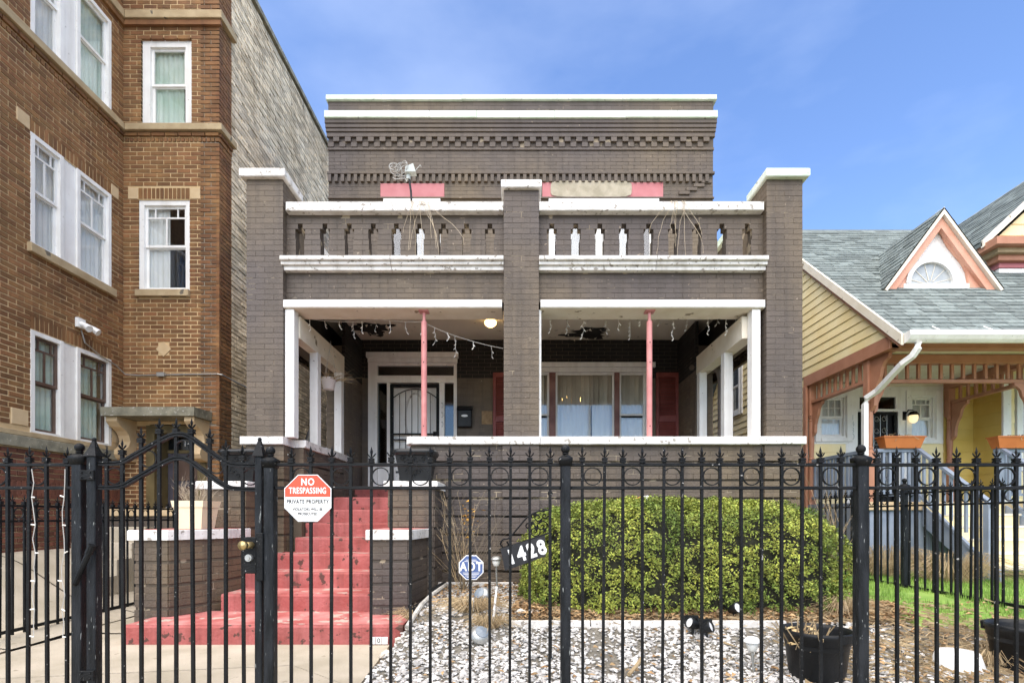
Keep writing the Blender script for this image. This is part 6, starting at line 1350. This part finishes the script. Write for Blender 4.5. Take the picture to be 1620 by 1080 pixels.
q = MB(); q.hull(sq(.12, 0), sq(.148, .22)); q.build('body', CREAMP, pt); q = MB(); q.hull(sq(.155, .222), sq(.165, .29), sq(.15, .29), sq(.14, .25)); q.build('rim', CREAMP, pt)
q = MB()
for i in range(60): a = random.uniform(0, 2*PI); d = random.uniform(0, .11); twig(q, (x+math.cos(a)*d, y+math.sin(a)*d, z+.24), (math.cos(a)*.5, math.sin(a)*.5, 1), random.uniform(.12, .24), .003, 1, .9)
q.build('dead_plant', mat('dead_grey_plant', (.28, .22, .15), (.42, .35, .26), .9, 9, rnd=.3), pt)['kind'] = 'stuff'
mbx = thing('mail_box', (X(735, DW), DW, 2.7), 'black metal wall mailbox with white oval emblem right of the porch door', 'mailbox')
xa, xb, za, zb = X(724, DW-.1), X(746, DW-.1), Z(675, DW-.1), Z(640, DW-.1); q = MB(); q.cbox(xa, xb, DW-.11, DW-.004, za, zb-.09, .012); q.build('box', BLACKP, mbx); q = MB(); q.prism([(xa-.012, DW-.004, zb), (xa-.012, DW-.09, zb-.02), (xa-.012, DW-.13, zb-.085), (xa-.012, DW-.004, zb-.085)][::-1], (xb-xa+.024, 0, 0)); q.build('lid', BLACKP, mbx)
q = MB(); q.prism([((xa+xb)/2+.06*math.cos(a), DW-.111, (za+zb)/2+.022*math.sin(a)) for a in np.linspace(0, 2*PI, 21)[:-1]], (0, -.003, 0)); q.build('oval_emblem', WHITEP, mbx)
tag(MB().box(X(762, DW), X(779, DW), DW-.008, DW-.004, Z(671, DW), Z(650, DW)).build('paper_notice', mat('faded_brown_paper', (.22, .14, .07), (.32, .22, .12), .9, 14)), 'faded brown paper notice stuck on the dark wall beside the mailbox', 'notice')
cl = thing('ceiling_lamp', (X(775, 8.5), 8.5, 4.3), 'lit round glass lamp on the tan porch ceiling', 'lamp')
x, y = X(776, 8.5), 8.5; q = MB(); q.lathe([(.001, .0), (.09, 0), (.085, -.03), (.05, -.04), (.001, -.04)], (x, y, 4.301), 16); q.build('base', WHITEP, cl); q = MB(); q.lathe([(.06, -.04), (.095, -.06), (.09, -.10), (.05, -.135), (.001, -.145)], (x, y, 4.30), 16); q.build('globe', BULB, cl, True)
BULB_C = mat('lit_candle_bulb', (1, .8, .5), None, .4, emit=((1, .60, .2), 9))
ch_ = thing('chandelier', (X(902, 10.2), 10.2, 3.6), 'small lit brass chandelier glowing behind the parlour window blinds', 'chandelier')
x, y, z = X(903, 9.66), DW+.14, Z(632, 9.66)
x, y, z = X(903, 10.4), 10.4, Z(634, 10.4)
q = MB(); q.tube([(x, y, 4.35), (x, y, z-.05)], .012, 6); q.ball((x, y, z-.06), .05, 8, 6)
for k in range(5): a = 2*PI*k/5+.3; q.tube([(x, y, z-.06), (x+.10*math.cos(a), y+.10*math.sin(a), z-.10), (x+.19*math.cos(a), y+.19*math.sin(a), z)], .008, 5)
q.build('arms', BRASS, ch_)
for k in range(5): a = 2*PI*k/5+.3; q = MB(); q.lathe([(.012, 0), (.03, .04), (.001, .11)], (x+.19*math.cos(a), y+.19*math.sin(a), z), 8); q.build('bulb', BULB_C, ch_)
# hanging basket
hb = thing('hanging_basket', (X(518, 7.9), 7.9, 3.1), 'white hanging basket of dead plants on chains at the left side of the porch', 'planter')
x, y, z = X(520, 7.9), 7.9, Z(616, 7.9); q = MB(); q.lathe([(.001, 0), (.075, .0), (.105, .15), (.115, .152), (.115, .165), (.10, .165), (.09, .12), (.001, .12)], (x, y, z), 20); q.build('pot', WHITEP, hb, True)
q = MB()
for a in (0.3, 2.4, 4.5): q.tube([(x+.11*math.cos(a), y+.11*math.sin(a), z+.16), (x+.03, y, 3.70), (x+.03, y, 3.74)], .003, 4)
q.build('hanger', WIRE, hb)
q = MB()
for i in range(60): a = random.uniform(0, 2*PI); twig(q, (x+.07*math.cos(a), y+.07*math.sin(a), z+.13), (math.cos(a)*1.2+.4, math.sin(a), .6), random.uniform(.12, .3), .003, 1, .9, .12)
q.build('dead_plant', DRYW, hb)['kind'] = 'stuff'
# icicle light strings
def lights(lab, path, drops):
    t = thing('string_lights', path[0], lab, 'string lights', 'icicle light strings under the porch header'); pp = []
    for (a, b) in zip(path, path[1:]):
        sag = .02*(Vector(a)-Vector(b)).length
        for k in range(8): s_ = k/8; p = Vector(a).lerp(Vector(b), s_); p.z -= sag*4*s_*(1-s_); pp.append(tuple(p))
    pp.append(path[-1]); q = MB(); q.tube(pp, .004, 4); q.build('wire', WIRE, t)
    for i in range(drops):
        p = Vector(pp[int((i+.5)/drops*(len(pp)-1))]); l = random.choice((.08, .14, .2, .26)); q = MB(); pts = [tuple(p)]; n = max(2, int(l/.05))
        for k in range(1, n+1):
            a = (p.x+random.uniform(-.015, .02), p.y, p.z-l*k/n); pts.append(a); q.tube([a, (a[0]+random.choice((-1, 1))*.02, a[1], a[2]-.025)], .0055, 4)
        q.tube(pts, .0035, 3); q.build('light_drop', WIRE if i % 2 else BULB_D, t)
YL = DF+.43
lights('icicle light string across the left porch opening, sagging towards the centre pier', [(X(482, YL), YL, Z(503, YL)), (X(545, YL), YL, Z(509, YL)), (X(600, YL), YL, Z(505, YL)), (X(668, YL-.2), YL-.2, Z(509, YL-.2)), (X(720, YL-.1), YL-.1, Z(531, YL-.1)), (X(796, YL-.1), YL-.1, Z(551, YL-.1))], 14)
lights('icicle light string tacked along the top of the right porch opening', [(X(858, YL), YL, Z(499, YL)), (X(960, YL), YL, Z(502, YL)), (X(1030, YL), YL, Z(503, YL)), (X(1120, YL), YL, Z(503, YL)), (X(1178, YL), YL, Z(503, YL))], 14)
# aerial with a tangle of cable on the balcony coping
an_ = thing('tv_antenna', (X(650, DF+.12), DF+.12, 5.06), 'bent mast with a tangled coil of pale cable on the balcony coping', 'antenna')
ya = DF+.12; q = MB(); q.tube([(X(651.5, ya), ya, 5.064), (X(650, ya), ya, Z(302, ya)), (X(647, ya), ya, Z(282, ya))], .013, 6); q.build('mast', BLACKP, an_)
q = MB(); q.tube([(X(646, ya), ya, Z(284, ya)), (X(646, ya), ya, Z(273, ya))], .028, 8); q.prism([(X(642, ya), ya-.06, Z(276, ya)), (X(659, ya), ya-.06, Z(276, ya)), (X(655, ya), ya-.06, Z(263, ya)), (X(643, ya), ya-.06, Z(268, ya))][::-1], (0, .1, 0)); q.build('bracket_head', mat('pale_grey_metal', (.42, .45, .42), (.5, .53, .5), .5), an_)
q = MB(); pp = []
for k in range(150):
    a = k*.42; pp.append((X(632, ya)+.055*math.cos(a)+.075*math.sin(k*.083+1), ya-.03+.05*math.sin(k*.31), Z(269, ya)+.055*math.sin(a)+.025*math.sin(k*.17)))
q.tube(pp, .0038, 4); q.tube([(X(642, ya), ya, Z(279, ya)), (X(625, ya), ya-.02, Z(279.5, ya)), (X(622, ya), ya-.02, Z(282.5, ya)), (X(626, ya), ya-.02, Z(285, ya)), (X(641, ya), ya, Z(282, ya)), (X(644, ya), ya-.02, Z(289, ya))], .006, 5); q.tube([(X(655, ya), ya-.02, Z(275, ya)), (X(666, ya), ya-.04, Z(264, ya)), (X(667, ya), ya-.04, Z(267, ya))], .006, 5); q.build('cable_coil', mat('grey_cable', (.36, .35, .32), (.46, .45, .42), .6, 20), an_)
# dry vines hanging over the balcony front
def vine(px_, lab, n, seed):
    random.seed(seed); y = DF-.015; t = thing('dry_vine', (X(px_, y), y, 5.0), lab, 'vine'); q = MB()
    for i in range(n):
        x = X(px_, y)+random.gauss(0, .10); pts = [(x*.5+X(px_, y)*.5, DF+.03, 5.07), (x*.6+X(px_, y)*.4, DF-.02, 5.06)]; l = random.uniform(.35, .72); dx = random.gauss(0, .16)
        for k in range(1, 7): s_ = k/6; pts.append((pts[1][0]+dx*math.sin(s_*1.6)+.02*noi(k*.7, i), y-.01-.02*s_+.035*(l*s_ > .12), 5.05-l*s_))
        q.tube(pts, .0032, 3, r2=.0018)
    q.build('stem', mat('straw_vine', (.45, .36, .24), (.58, .48, .34), .8, 9), t)
vine(664, 'dry vine stems hanging over the left half of the balcony wall', 10, 3); vine(1072, 'dry vine stems hanging over the right half of the balcony wall', 9, 5)
random.seed(11)
# satellite dish of the neighbour, seen through the left porch side
sdh = thing('satellite_dish', (-4.7, 10.9, 2.6), 'grey satellite dish on the brick side wall, seen through the left porch opening', 'dish')
M = Matrix.Translation((-4.38, 11.3, Z(690, 11.3))) @ Matrix.Rotation(-1.0, 4, 'Z') @ Matrix.Rotation(1.3, 4, 'X')
q = MB(M); q.lathe([(.001, -.05), (.15, -.03), (.27, .02), (.275, .025), (.15, -.015), (.001, -.035)], (0, 0, 0), 20); q.build('reflector', mat('grey_dish', (.2, .21, .24), None, .5), sdh, True); q = MB(); q.tube([(-4.38, 11.32, Z(690, 11.3)), (-4.55, 11.4, 2.55), (-4.71, 11.4, 2.5)], .02, 6); q.build('arm', STEEL, sdh)
